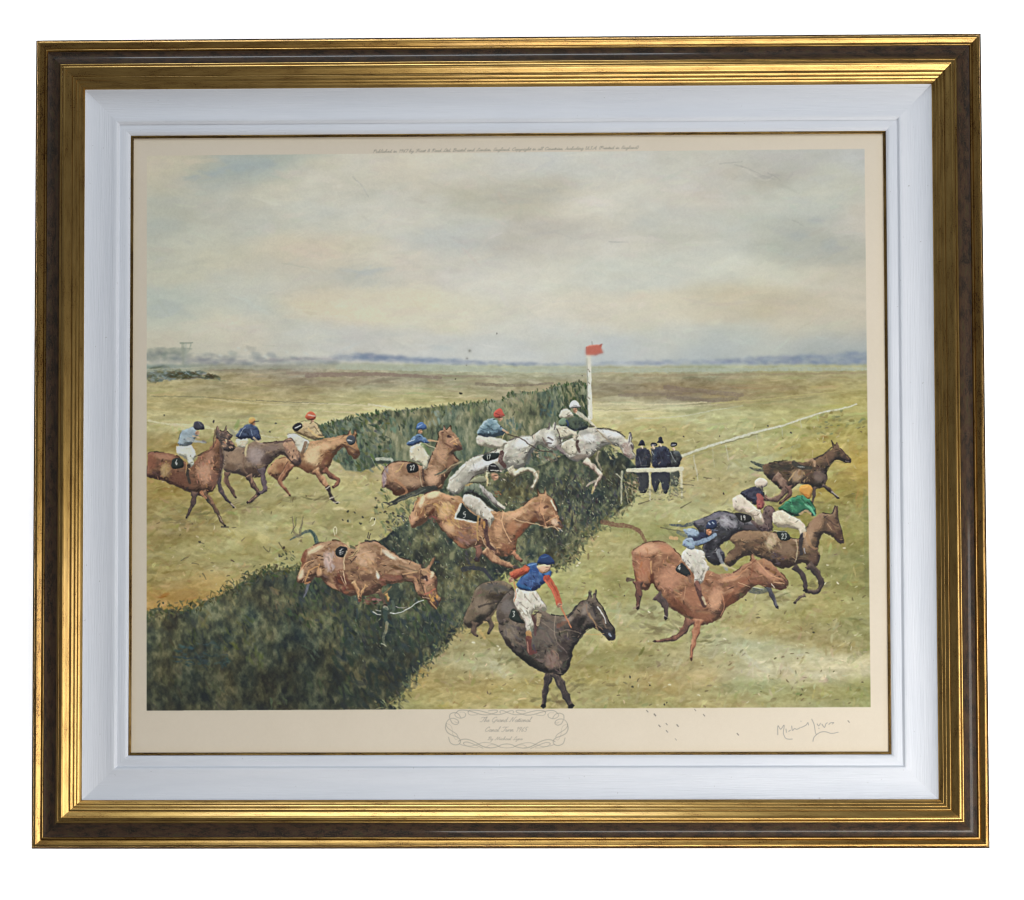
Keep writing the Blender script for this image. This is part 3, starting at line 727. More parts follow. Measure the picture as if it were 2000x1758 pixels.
st(f, (1690,985, 1715,990), 16, 10, (80, 56, 52)); st(f, (1480,880, 1560,868, 1630,850), 7, 6, (222, 182, 128), .7)
fg(f, (1165,830, 1230,828, 1290,858, 1340,890, 1312,960, 1280,992, 1250,950, 1200,892, 1170,872), (206, 200, 180), CREAM_L, CREAM_D, 20, 4, 1.5, -.6)
fg(f, (1215,770, 1260,745, 1310,730, 1380,740, 1420,800, 1440,850, 1400,872, 1330,862, 1270,832, 1220,812), (206, 178, 128), [(222, 198, 148), (212, 184, 120)], [(160, 128, 84), (120, 98, 70)], 26, 4, 1.5, .5)
fill(fr(f, 1208, 775, 1245, 745, 1280, 752, 1278, 785, 1240, 808, 1215, 802), (38, 36, 42)); st(f, (1225,785, 1270,765), 11, 10, (226, 222, 210), 1, 0)
st(f, (1330,790, 1400,850, 1450,855), 18, 12, (214, 176, 116)); st(f, (1370,775, 1410,820), 8, 6, (96, 80, 60), .7)
face(fr(f, 1362, 728)[0], 5); fill(fr(f, 1308, 692, 1325, 664, 1360, 656, 1392, 690, 1372, 722, 1328, 722), (206, 94, 58)); st(f, (1330,684, 1386,692), 9, 8, (230, 206, 186)); st(f, (1318,704, 1386,712), 6, 5, (160, 66, 44))
st(f, (1310,900, 1280,990, 1290,1010), 26, 18, (120, 86, 62), .8)
# brown in the middle
mk_ = fg(f, (670,960, 760,930, 840,920, 900,890, 980,900, 1080,890, 1150,890, 1190,862, 1222,900, 1258,990, 1272,1050, 1240,1078, 1190,1042, 1130,990, 1080,1010, 1010,1080, 980,1150, 930,1172, 860,1162, 800,1152, 700,1132, 660,1080), (132, 104, 84), [(158, 126, 98), (148, 130, 126), (140, 112, 88), (170, 136, 100)], [(92, 70, 62), (104, 86, 86), (78, 58, 54)], 110, 5, 1.8, -.3, (80, 60, 54))
patch(mk_, f, (760, 1020, 90, 60, 0.1, 146, 114, 86), (920, 1000, 80, 80, 0.3, 140, 122, 120), (880, 1120, 90, 34, 0.1, 92, 72, 64), (1040, 940, 80, 26, -0.1, 120, 98, 90), (1000, 1030, 50, 40, -0.5, 90, 72, 72), (720, 1090, 50, 36, 0.1, 110, 84, 66))
fg(f, (1130,900, 1188,862, 1222,900, 1252,965, 1272,1042, 1238,1080, 1200,1050, 1162,992), (178, 132, 100), [(206, 164, 126), (190, 146, 112)], [(96, 66, 56), (70, 52, 52)], 24, 3.5, 1.5, .9)
st(f, (1070,900, 1150,885, 1200,880), 14, 10, (84, 66, 62), .7); st(f, (1215,1040, 1260,1060), 26, 18, (72, 54, 52), .8)
leg(f, (860,1150, 900,1230, 935,1290, 885,1350, 850,1366), 52, 20, (92, 68, 58), (60, 48, 48), (178, 132, 100))
leg(f, (960,1100, 980,1200, 992,1270, 935,1300), 60, 22, (92, 76, 80), (66, 56, 62))
leg(f, (700,1130, 690,1200, 740,1280, 762,1330), 52, 18, (104, 74, 60), (74, 56, 52))
leg(f, (625,1160, 650,1280, 700,1350, 748,1404), 42, 16, (70, 60, 68), None, (130, 100, 84))
st(f, (725,1380, 765,1410), 12, 8, (188, 170, 140))
fg(f, (765,868, 800,868, 852,862, 852,900, 830,938, 790,938, 770,910), (200, 186, 156), CREAM_L, CREAM_D, 10, 3.5, 1.4, 0)
fg(f, (768,832, 800,790, 850,760, 900,755, 936,790, 946,840, 960,882, 900,882, 860,862, 800,872, 765,852), (44, 58, 94), [(66, 86, 128), (84, 104, 142)], [(30, 40, 68), (36, 46, 80)], 22, 4, 1.5, .6)
st(f, (790,850, 815,800, 840,780), 5, 4, (190, 200, 212)); st(f, (880,800, 890,840), 6, 5, (120, 138, 168)); st(f, (900,860, 935,890, 960,880), 18, 12, (190, 168, 134))
face(fr(f, 905, 748)[0], 4.5, (170, 122, 92)); fill(fr(f, 862, 738, 870, 706, 900, 700, 918, 722, 905, 742, 888, 756), (228, 152, 74)); st(f, (910,735, 942,730), 9, 7, (66, 62, 64))
st(f, (846,920, 838,1000), 20, 14, (206, 190, 142)); st(f, (830,1000, 820,1090, 850,1140), 16, 12, (120, 92, 74), .7)
# bay on the left edge
mk_ = fg(f, (80,985, 130,970, 200,975, 300,1000, 360,1045, 430,1060, 470,1000, 540,960, 590,900, 612,850, 640,850, 655,930, 662,1010, 655,1090, 630,1180, 600,1250, 540,1300, 480,1310, 400,1282, 300,1242, 210,1202, 150,1186, 76,1160, 73,1080), (124, 78, 54), [(160, 106, 74), (148, 92, 62), (176, 122, 84), (138, 84, 60)], [(84, 50, 38), (100, 60, 44), (72, 46, 40)], 190, 6, 2, -.2, (70, 46, 40))
patch(mk_, f, (110, 1050, 44, 70, 0, 132, 72, 48), (330, 1180, 110, 60, 0.3, 108, 64, 48), (520, 1130, 70, 100, -0.2, 172, 118, 84), (590, 1190, 40, 80, 0.1, 128, 80, 60), (200, 1010, 90, 26, 0.1, 150, 96, 66), (560, 1010, 40, 60, 0.5, 150, 100, 72), (210, 1110, 40, 60, 0.2, 158, 128, 72))
scatter(fr(f, 180,1060, 250,1050, 260,1170, 190,1180), 26, [(156, 124, 68), (150, 112, 62)], 4, 2.4, 1.2, .45, 8)
scatter(fr(f, 450,1040, 580,1000, 600,1200, 470,1260), 30, [(190, 130, 94), (206, 152, 112), (168, 106, 76)], 5, 1.8, 1.0, .7, 8)
st(f, (652,900, 655,1000, 645,1120, 625,1200), 42, 30, (80, 64, 66), .55, .5)
fg(f, (605,838, 618,768, 640,800, 670,806, 688,766, 695,812, 732,842, 718,868, 748,902, 752,942, 722,968, 672,962, 648,912, 622,872), (104, 82, 74), [(196, 150, 114), (170, 124, 96), (130, 108, 98)], [(58, 48, 50), (76, 60, 58)], 40, 3.6, 1.5, .9, (56, 44, 44))
scatter(fr(f, 655,870, 730,880, 748,935, 690,955, 655,930), 14, [(206, 158, 120), (190, 138, 104)], 4, 1.6, .8, .8, 8); st(f, (700,905, 745,920), 16, 12, (62, 46, 48)); st(f, (640,850, 700,870), 10, 8, (56, 52, 56)); st(f, (600,800, 585,930), 12, 10, (84, 54, 44), .7)
leg(f, (440,1285, 430,1370, 400,1430, 375,1482), 56, 14, (78, 58, 54), (54, 46, 46), (120, 88, 72))
leg(f, (500,1285, 560,1350, 610,1430, 650,1510, 682,1552), 54, 18, (96, 70, 52), (52, 52, 46), (176, 124, 86))
st(f, (650,1556, 704,1560), 14, 8, (70, 62, 54)); st(f, (630,1470, 660,1520), 6, 5, (206, 196, 170), .8); st(f, (490,1290, 530,1330), 30, 18, (190, 126, 84), .8)
fill(fr(f, 262, 1040, 300, 1018, 345, 1030, 352, 1082, 300, 1102, 260, 1092), (38, 42, 38)); digits(f, '6', 292, 1036, 38)
fg(f, (300,930, 350,915, 410,915, 440,960, 452,1002, 432,1032, 436,1062, 415,1088, 390,1052, 370,1022, 330,1006, 300,980), (208, 208, 190), CREAM_L, [(168, 168, 152), (184, 182, 160)], 24, 4, 1.6, .5)
fg(f, (318,872, 335,820, 370,790, 420,775, 452,800, 466,842, 440,872, 420,902, 380,922, 330,922, 312,902), (136, 156, 168), [(160, 178, 186), (150, 170, 182)], [(104, 122, 136), (116, 128, 132)], 24, 4, 1.6, .4)
st(f, (390,870, 440,885, 520,896), 32, 16, (160, 166, 166)); st(f, (430,845, 475,860), 14, 10, (196, 166, 130)); st(f, (505,885, 530,900), 16, 10, (120, 110, 104))
face(fr(f, 462, 822)[0], 5); fill(fr(f, 428, 775, 440, 740, 480, 733, 506, 750, 516, 788, 490, 798, 450, 798), (62, 62, 74)); st(f, (470,735, 500,770), 6, 5, (130, 132, 140), .7); st(f, (480,795, 515,795), 6, 5, (44, 42, 48))
st(f, (395,1075, 385,1150, 402,1212), 26, 20, (48, 44, 40)); st(f, (378,1050, 372,1130), 8, 6, (176, 140, 88)); st(f, (395,1100, 405,1110), 12, 10, (206, 160, 110)); st(f, (355,1040, 370,1190, 430,1260), 6, 5, (90, 60, 46), .7)
st(f, (440,1010, 560,960, 610,880), 5, 4, (78, 54, 46), .8)

# ---- behind the hedge: rails and the brown horse with the number 27
st(ZB, (60,1025, 170,1030, 190,1060), 26, 18, (188, 190, 172)); st(ZB, (70,1050, 160,1055), 20, 16, (60, 66, 60)); st(ZB, (20,1020, 60,1085), 8, 6, (150, 156, 140), .7)
f = ZB
mk_ = fg(f, (110,1150, 140,1090, 200,1050, 260,1040, 320,1050, 420,1080, 460,1060, 490,1000, 522,930, 545,860, 548,812, 582,796, 590,766, 606,796, 640,768, 650,800, 684,846, 716,896, 728,936, 712,962, 682,966, 660,985, 680,1015, 705,1045, 650,1105, 605,1180, 560,1262, 480,1262, 420,1252, 330,1282, 220,1312, 170,1272, 130,1242, 104,1240), (162, 114, 78), [(190, 144, 104), (178, 128, 88), (168, 124, 100), (204, 160, 116)], [(112, 74, 54), (94, 60, 48), (132, 88, 64)], 180, 5.5, 1.9, .3, (88, 56, 44))
patch(mk_, f, (200, 1130, 60, 70, 0.2, 180, 132, 92), (330, 1200, 100, 50, 0.1, 166, 126, 92), (250, 1285, 110, 26, 0, 106, 70, 54), (500, 1170, 60, 80, 0.2, 192, 142, 102), (570, 990, 46, 80, 0.3, 180, 130, 92), (640, 890, 40, 60, 0.3, 172, 118, 84), (120, 1170, 20, 70, 0, 150, 132, 136), (640, 1050, 30, 60, 0.3, 140, 96, 70))
scatter(fr(f, 120,1080, 160,1070, 150,1240, 110,1240), 14, [(150, 132, 140), (132, 112, 116)], 6, 2, 1.4, .7, 8)
st(f, (215,1130, 250,1100, 270,1060), 10, 8, (206, 172, 108), .8); st(f, (590,800, 620,830, 660,840), 12, 10, (112, 72, 54), .6); st(f, (622,848, 642,856), 20, 14, (54, 36, 36)); st(f, (690,925, 722,945), 30, 22, (70, 48, 46)); st(f, (590,900, 640,930, 680,950), 14, 10, (100, 62, 48), .7); st(f, (575,820, 580,900), 16, 10, (110, 70, 54), .6); st(f, (655,850, 690,900), 12, 8, (216, 172, 126), .8); st(f, (640,895, 700,860), 8, 6, (222, 178, 124), .9); st(f, (670,905, 690,915), 14, 10, (212, 158, 96))
st(f, (540,960, 560,1010, 600,1040), 10, 8, (196, 150, 108), .8); st(f, (210,1190, 300,1270, 260,1310), 24, 12, (176, 122, 84), .7)
fill(fr(f, 300, 1072, 340, 1058, 382, 1075, 388, 1120, 322, 1132, 298, 1112), (34, 34, 38)); digits(f, '27', 322, 1080, 34)
fg(f, (320,950, 345,920, 400,900, 432,910, 442,960, 480,1010, 462,1052, 452,1102, 425,1102, 420,1062, 360,1052, 325,1012), (212, 202, 168), CREAM_L, CREAM_D, 26, 4, 1.6, .6)
fg(f, (300,902, 340,860, 390,830, 432,850, 474,892, 452,904, 400,892, 340,922, 305,918), (66, 102, 150), [(96, 136, 178), (120, 156, 190)], [(40, 62, 104), (50, 76, 120)], 18, 3.6, 1.4, -.3)
st(f, (320,890, 360,872), 7, 6, (206, 214, 214)); st(f, (420,915, 475,975), 34, 22, (92, 122, 72), .7, .5); st(f, (470,880, 540,890), 18, 14, (196, 158, 116)); st(f, (440,905, 520,940), 7, 6, (206, 196, 160))
face(fr(f, 402, 812)[0], 6); fill(fr(f, 368, 785, 384, 748, 420, 738, 450, 762, 445, 790, 400, 796), (62, 102, 164)); st(f, (385,775, 420,755), 9, 7, (150, 180, 212), .8); st(f, (420,790, 452,790), 7, 6, (40, 58, 96))
st(f, (425,1110, 430,1180, 440,1200), 14, 10, (72, 52, 48)); st(f, (400,1120, 412,1230, 440,1250), 6, 5, (200, 186, 150), .7)

# ---- white horse on the right, over the fence
f = ZJ
mk_ = fg(f, (380,430, 480,400, 600,400, 760,420, 900,460, 980,505, 1040,560, 1062,480, 1090,478, 1104,540, 1092,590, 1122,640, 1112,720, 1152,790, 1132,832, 1080,832, 1000,782, 958,720, 900,660, 820,632, 720,642, 650,700, 600,722, 540,800, 440,832, 330,872, 250,852, 150,752, 100,642, 200,560, 330,520), (206, 198, 182), GREY_L, GREY_D, 190, 5.5, 1.9, .4, (118, 106, 98))
patch(mk_, f, (500, 540, 130, 70, 0.1, 226, 220, 206), (430, 455, 90, 36, -0.2, 158, 158, 150), (800, 480, 160, 46, 0.25, 222, 214, 200), (720, 630, 130, 28, -0.1, 136, 136, 130), (1040, 690, 50, 90, -0.1, 178, 152, 140), (250, 700, 110, 80, 0.2, 212, 204, 186), (380, 800, 120, 40, -0.2, 160, 142, 128), (560, 660, 60, 60, 0.2, 180, 176, 166))
scatter(fr(f, 950,640, 1040,600, 1110,650, 1140,790, 1080,820, 990,760), 34, [(176, 150, 138), (156, 130, 122), (200, 182, 170)], 4, 1.6, 1.0, .8, 9)
st(f, (590,400, 760,412, 900,452, 1010,520), 12, 14, (64, 60, 58), .8, .4); st(f, (1060,590, 1075,520, 1090,485), 22, 12, (96, 92, 98)); st(f, (1090,640, 1112,690), 22, 18, (80, 66, 70)); st(f, (1000,770, 1060,800), 24, 20, (112, 86, 86), .8); st(f, (590,680, 660,640, 760,620, 900,610), 22, 14, (132, 132, 126), .6, .5)
st(f, (700,520, 820,560, 960,590), 12, 8, (120, 116, 110), .6, .5); st(f, (400,440, 480,470, 600,440), 16, 12, (160, 160, 152), .6); st(f, (600,410, 830,640, 900,700), 8, 7, (150, 128, 90), .9, .1)
scatter(fr(f, 690,690, 760,650, 900,660, 950,720, 900,800, 860,880, 800,860, 770,760), 40, [(176, 172, 116), (196, 188, 140), (142, 142, 92)], 5, 2, .8, .8, 9)
leg(f, (440,840, 560,940, 660,1050, 640,1110, 600,1180, 545,1290), 100, 34, (196, 178, 156), (132, 104, 90), (224, 212, 190))
leg(f, (640,720, 610,830, 650,930, 690,1010), 44, 26, (150, 142, 112), (104, 96, 80))
st(f, (600,1130, 500,1180, 470,1210), 36, 24, (182, 168, 150)); st(f, (560,1230, 540,1310), 34, 22, (186, 170, 110))
fg(f, (100,620, 240,560, 330,600, 352,742, 300,772, 256,772, 150,720), (208, 200, 176), CREAM_L, CREAM_D, 26, 4, 1.6, 1.1)
st(f, (345,580, 335,640, 372,730), 46, 36, (74, 52, 48)); st(f, (110,590, 140,540), 26, 18, (226, 224, 214)); st(f, (60,560, 260,540, 340,520), 10, 8, (62, 50, 46), .8)
fg(f, (40,402, 70,360, 160,370, 260,420, 332,450, 352,502, 332,572, 290,562, 280,502, 200,532, 110,542, 50,492), (208, 198, 170), CREAM_L, CREAM_D, 34, 4.5, 1.6, .3)
fg(f, (160,350, 180,310, 250,270, 340,240, 440,290, 484,370, 424,422, 300,436, 200,392), (62, 76, 62), [(88, 98, 66), (70, 92, 90)], [(40, 50, 52), (34, 46, 72)], 36, 4, 1.6, .9)
fill(fr(f, 80, 300, 150, 260, 190, 300, 170, 370, 90, 360), (112, 138, 112)); st(f, (190,300, 215,370), 34, 26, (40, 62, 108), .8); st(f, (240,190, 280,200, 340,230), 40, 30, (56, 78, 62))
fg(f, (78,222, 130,150, 200,128, 262,172, 284,232, 200,256, 110,256), (212, 206, 184), CREAM_L, CREAM_D, 20, 4, 1.6, -.4)
st(f, (340,180, 440,250, 545,340, 600,400), 54, 26, (214, 208, 188)); st(f, (380,215, 520,330), 10, 8, (150, 140, 116), .7); st(f, (510,380, 570,375), 26, 20, (80, 66, 60))
face(fr(f, 312, 148)[0], 6.5); fill(fr(f, 232, 88, 258, 32, 310, 14, 352, 50, 372, 90, 404, 96, 340, 116, 256, 122), (216, 214, 208)); st(f, (280,108, 345,114, 400,98), 9, 7, (52, 48, 50)); st(f, (290,80, 330,90), 10, 8, (96, 96, 98), .7)

# ---- grey horse, number 17
f = ZB
mk_ = fg(f, (612,1252, 640,1172, 700,1110, 760,1050, 830,1010, 900,990, 960,970, 1040,930, 1100,880, 1180,850, 1280,840, 1340,800, 1400,780, 1412,742, 1430,776, 1458,742, 1472,792, 1492,852, 1502,922, 1482,952, 1430,962, 1380,932, 1340,912, 1280,962, 1242,1012, 1222,1072, 1180,1102, 1100,1092, 1000,1122, 900,1132, 822,1162, 762,1232, 702,1292, 650,1294), (202, 197, 178), GREY_L, GREY_D, 230, 6, 2, -.5, (112, 104, 94))
patch(mk_, f, (900, 1060, 140, 36, -0.4, 222, 216, 198), (760, 1190, 90, 40, -0.6, 168, 162, 148), (1200, 905, 90, 40, -0.3, 224, 218, 202), (1270, 990, 30, 60, 0.4, 116, 116, 114), (1080, 1080, 110, 28, -0.1, 146, 142, 134), (1420, 870, 44, 70, -0.3, 214, 206, 194), (680, 1240, 50, 40, -0.4, 192, 184, 164), (1000, 1010, 60, 40, -0.3, 206, 200, 182))
st(f, (1240,1060, 1260,990, 1300,930), 34, 22, (96, 98, 100), .75, .4); st(f, (640,1190, 700,1150, 760,1080), 10, 8, (150, 144, 128), .6); st(f, (700,1290, 760,1240, 800,1190), 14, 10, (112, 108, 96), .7)
for p in ((1400,860, 1440,880), (1390,900, 1430,905), (1460,935, 1495,945)):
    st(f, p, 14, 10, (84, 74, 76), .85)
st(f, (1360,860, 1400,930, 1470,960), 8, 6, (108, 84, 78), .8); st(f, (1405,790, 1420,745), 14, 8, (98, 90, 90)); st(f, (1450,790, 1462,745), 14, 8, (84, 78, 80)); st(f, (1280,845, 1180,855, 1110,880), 8, 7, (92, 88, 84), .6, .5); st(f, (1480,930, 1530,985), 30, 22, (150, 134, 132), .8); st(f, (1500,975, 1525,990), 16, 12, (78, 66, 72))
scatter(fr(f, 1290,960, 1420,960, 1500,1010, 1420,1060, 1280,1040), 36, [(166, 142, 104), (196, 176, 136), (112, 96, 76), (134, 122, 110)], 5, 1.8, .6, .8, 9)
leg(f, (1100,1090, 1140,1140, 1200,1112, 1270,1112, 1312,1162, 1305,1200, 1270,1262), 56, 26, (208, 198, 168), (140, 124, 98), (230, 222, 200))
st(f, (1110,1200, 1160,1160, 1230,1140), 8, 7, (60, 54, 52), .8); st(f, (1290,1150, 1325,1120, 1328,1180), 10, 8, (176, 150, 120), .8)
leg(f, (930,1130, 920,1180, 935,1230), 40, 18, (190, 176, 140), (120, 104, 80))
st(f, (700,1060, 620,1120, 520,1152), 20, 10, (104, 92, 72), .8); st(f, (720,1050, 650,1080, 560,1150), 14, 8, (176, 160, 120), .8); st(f, (600,1110, 540,1145), 16, 8, (64, 86, 76), .8)
fill(fr(f, 888, 1012, 922, 988, 1012, 978, 1002, 1022, 922, 1042), (34, 44, 44)); digits(f, '17', 920, 998, 30)
fg(f, (845,852, 900,840, 1000,860, 1062,880, 1082,902, 1052,932, 1042,982, 1018,992, 1008,942, 960,936, 880,922, 845,902), (208, 202, 184), CREAM_L, CREAM_D, 28, 5, 1.6, .15)
st(f, (860,915, 960,940, 1010,945), 6, 5, (120, 108, 92), .7)
fg(f, (858,792, 890,740, 940,710, 990,715, 1030,770, 1080,800, 1062,832, 1000,852, 930,852, 858,836), (112, 148, 164), [(160, 188, 196), (138, 172, 184), (182, 202, 204)], [(64, 92, 110), (52, 74, 92)], 34, 4, 1.6, .4)
st(f, (870,780, 910,800, 990,800, 1040,800), 8, 6, (50, 72, 88), .6); st(f, (1050,800, 1088,820), 22, 18, (206, 160, 116)); st(f, (1060,830, 1040,870), 7, 6, (214, 190, 140))
face(fr(f, 1025, 712)[0], 6.5); fill(fr(f, 976, 682, 992, 646, 1028, 636, 1056, 668, 1062, 692, 1000, 708), (202, 74, 58)); st(f, (990,672, 1050,690), 7, 6, (110, 40, 40), .8); st(f, (1030,690, 1066,694), 6, 5, (206, 150, 120))
st(f, (1040,980, 1030,1040, 1062,1082), 40, 32, (78, 48, 48)); st(f, (1020,1000, 1010,1060), 8, 6, (150, 110, 90), .7); st(f, (1090,832, 1200,872, 1310,950, 1440,972), 7, 6, (62, 48, 44), .95, .1)

# ---- flagpole and flag
line([(1149.5, 694), (1151, 760), (1152.5, 816)], 9, 10, (216, 213, 196), 1)
line([(1146.5, 700), (1147.5, 760), (1148, 812)], 1.8, 1.6, (120, 122, 104), .7)
for y in (722, 746, 775):
    line([(1149, y), (1152, y + 4)], 2, 2, (120, 116, 96), .7)
scatter([(1148, 696), (1154, 696), (1156, 814), (1150, 814)], 26, [(232, 230, 216), (190, 190, 168), (204, 206, 190)], 5, 1.4, 1.5, .6, 6)
fill([(1144, 677), (1156, 674.5), (1177, 672.5), (1174.5, 680), (1178, 688), (1158, 693.5), (1145, 693)], (207, 94, 74), smooth=False)
line([(1147, 676.5), (1160, 675), (1174, 674)], 2, 2, (232, 150, 128), .8); line([(1162, 693), (1177, 688.5)], 1.8, 1.4, (150, 56, 48), .9); line([(1171, 675), (1177, 672.5)], 1.8, 1.2, (120, 52, 46), .9); line([(1144.5, 679), (1145.5, 692)], 1.6, 1.6, (160, 64, 52), .9)
line([(1156.5, 668), (1156.5, 674)], 1, 1, (110, 104, 96), .8)

# ---- policemen and the white rails
for p, w_ in (([(1331, 891), (1372, 876), (1409, 864)], 3.6), ([(1409, 865), (1470, 846), (1524, 832)], 3), ([(1524, 833), (1580, 814), (1616, 803)], 2.4), ([(1616, 803), (1650, 797), (1673, 789)], 2.2)):
    line(p, w_ * 1.6, w_ * 1.25, (212, 213, 194), .9, break_=.3); line([(q_[0], q_[1] + 3.2) for q_ in p], w_ * .5, w_ * .4, (150, 150, 108), .5, break_=.5)
line([(1409, 868), (1440, 859), (1480, 848)], 1.4, 1.2, (116, 112, 80), .7)
line([(1355, 890), (1363, 938)], 2.8, 2.4, (196, 194, 168), .75, break_=.4); line([(1418, 870), (1422, 898)], 2.6, 2, (196, 194, 164), .75, break_=.4); line([(1478, 850), (1481, 875)], 2, 1.6, (190, 192, 166), .5, break_=.4); line([(1527, 835), (1529, 852)], 2, 1.4, (186, 190, 164), .5)
line([(1340, 896), (1376, 884), (1412, 872)], 1.2, 1, (150, 146, 104), .6); line([(1563, 822), (1565, 836)], 1.8, 1.4, (186, 190, 164), .6); line([(1596, 810), (1598, 822)], 1.6, 1.2, (186, 190, 164), .5); line([(1391, 872), (1395, 912)], 2.2, 1.8, (186, 186, 156), .45, break_=.4)
scatter([(1570, 815), (1660, 800), (1690, 830), (1600, 850)], 40, [(128, 132, 80), (104, 116, 76), (140, 126, 64)], 6, 2.4, -.3, .6, 8, clip=False)
f = ZJ
NAVY = (34, 38, 58)
fill(fr(f, 1170, 1010, 1330, 1010, 1330, 1200, 1300, 1300, 1210, 1290, 1180, 1150), (52, 54, 62)); fill(fr(f, 1385, 1015, 1625, 1015, 1600, 1290, 1545, 1300, 1500, 1150, 1440, 1290, 1395, 1250), (44, 48, 62)); fill(fr(f, 1640, 1015, 1760, 1015, 1740, 1200, 1650, 1200), (74, 80, 70))
scatter(fr(f, 1180,1020, 1760,1020, 1740,1280, 1200,1290), 46, [(96, 104, 92), (64, 66, 78), (140, 146, 122), (34, 36, 46)], 4, 1.4, 1.3, .7, 9)
fg(f, (1168,722, 1210,682, 1290,668, 1350,720, 1362,852, 1332,962, 1158,952), NAVY, [(60, 66, 86), (76, 60, 70), (54, 66, 74)], [(24, 26, 40), (30, 32, 50)], 34, 4, 1.5, 1.3)
fg(f, (1370,702, 1400,680, 1450,690, 1455,900, 1372,880), (44, 48, 58), [(96, 104, 108), (64, 70, 82)], [(28, 30, 42)], 14, 4, 1.4, 1.3)
fg(f, (1632,722, 1680,716, 1742,722, 1792,802, 1752,942, 1630,942), (44, 48, 54), [(84, 92, 84), (140, 146, 150), (64, 70, 74)], [(28, 30, 40)], 26, 4, 1.4, 1.2)
fg(f, (1415,702, 1470,660, 1550,650, 1612,692, 1642,802, 1622,952, 1402,952), (32, 36, 62), [(52, 60, 92), (66, 80, 96)], [(22, 24, 42), (28, 30, 54)], 44, 4, 1.5, 1.3)
for x, y in ((1242, 668), (1408, 660), (1502, 628), (1690, 688)):
    pass
for x, y in ((1238, 640), (1500, 602)):
    fill(fr(f, x - 42, y, x - 30, y - 30, x - 22, y - 62, x, y - 78, x + 22, y - 62, x + 32, y - 30, x + 44, y), (32, 34, 50))
    st(f, (x - 44, y + 2, x + 46, y + 2), 9, 8, (26, 28, 40)); st(f, (x - 14, y - 64, x - 18, y - 20), 8, 6, (90, 98, 104), .7)
for x, y in ((1408, 640), (1686, 640)):
    fill(fr(f, x - 42, y - 6, x - 34, y - 28, x, y - 36, x + 36, y - 28, x + 44, y - 4, x + 30, y + 10, x - 30, y + 14), (32, 32, 40)); st(f, (x - 26, y - 2, x + 24, y - 4), 13, 12, (226, 224, 216))
for x, y in ((1242, 664), (1408, 664), (1502, 630), (1690, 684)):
    st(f, (x - 6, y - 4, x + 6, y + 16), 34, 26, (214, 184, 158), 1, 0); st(f, (x - 14, y + 4, x - 10, y + 18), 10, 8, (150, 112, 92), .7, 0)
st(f, (1640,740, 1700,860), 12, 8, (170, 176, 180), .8); st(f, (1385,730, 1400,780), 12, 8, (206, 206, 200), .8); st(f, (1200,800, 1230,930), 10, 8, (130, 134, 140), .6); st(f, (1480,900, 1500,880), 16, 12, (170, 150, 134), .7); st(f, (1230,930, 1330,920), 14, 10, (110, 108, 100), .6)
st(f, (1050,992, 1200,990, 1400,985, 1600,984, 1795,970), 62, 62, (208, 204, 176), 1, .12); st(f, (1060,1020, 1400,1014, 1790,1000), 10, 8, (160, 152, 120), .6); st(f, (1100,970, 1500,962, 1780,948), 8, 8, (232, 228, 206), .8)
st(f, (1345,1010, 1352,1200, 1355,1405), 32, 24, (200, 196, 164)); st(f, (1782,960, 1792,1150, 1802,1360), 40, 26, (206, 202, 172)); st(f, (965,1010, 960,1200, 950,1440), 34, 26, (180, 178, 146), .9, .4); st(f, (1000,1180, 1030,1330, 1050,1440), 16, 12, (170, 164, 126), .8); st(f, (890,1040, 960,1110), 18, 12, (212, 210, 186), .8)
scatter(fr(f, 1000,1040, 1170,1050, 1190,1300, 1020,1330), 70, [(150, 124, 84), (126, 98, 70), (176, 160, 120), (104, 92, 64), (96, 100, 64)], 4, 1.6, .8, .8, 10, clip=False)
scatter(fr(f, 1180,1260, 1800,1240, 1780,1400, 1150,1390), 80, [(150, 146, 106), (124, 122, 84), (176, 170, 128), (104, 106, 76)], 4.5, 1.6, -.4, .75, 9, clip=False)
scatter(fr(f, 1620,1080, 1750,1080, 1760,1330, 1600,1330), 40, [(130, 132, 100), (160, 158, 124), (92, 98, 76)], 4, 1.6, .6, .8, 9, clip=False)
st(f, (1820,1140, 1980,1135), 6, 5, (84, 80, 62), .8); st(f, (1830,1100, 1940,1130), 4, 3, (84, 80, 62), .7)

# ---- big chestnut jumping, number 5
f = ZG
st(f, (570,500, 420,525, 250,590, 150,640), 76, 36, (52, 54, 52), .95, .3); st(f, (250,570, 120,640, 40,640), 26, 6, (44, 46, 46)); st(f, (180,640, 90,690), 20, 6, (48, 50, 48)); st(f, (480,510, 330,570, 200,620), 10, 8, (116, 122, 108), .7, .5)
scatter(fr(f, 190,770, 290,750, 300,880, 200,900), 22, [(40, 42, 48), (66, 70, 66), (190, 192, 184), (52, 54, 60)], 4, 1.6, .9, .9, 8)
mk_ = fg(f, (310,800, 350,720, 400,620, 470,560, 560,520, 640,530, 720,560, 800,570, 860,600, 900,690, 1000,720, 1100,720, 1190,730, 1300,740, 1400,720, 1480,670, 1560,610, 1634,572, 1626,505, 1656,548, 1700,546, 1712,488, 1732,552, 1792,612, 1832,722, 1852,802, 1892,872, 1882,912, 1832,922, 1762,892, 1692,892, 1642,852, 1582,862, 1532,902, 1472,962, 1412,1022, 1402,1102, 1382,1172, 1302,1192, 1202,1182, 1152,1132, 1080,1102, 980,1082, 880,1112, 800,1062, 722,992, 662,932, 602,852, 532,782, 472,842, 402,882, 340,902), (186, 128, 84), [(214, 164, 114), (204, 150, 100), (196, 138, 92), (224, 180, 132)], [(132, 84, 58), (118, 74, 56), (154, 100, 68)], 330, 7, 2.2, .3, (112, 70, 52))
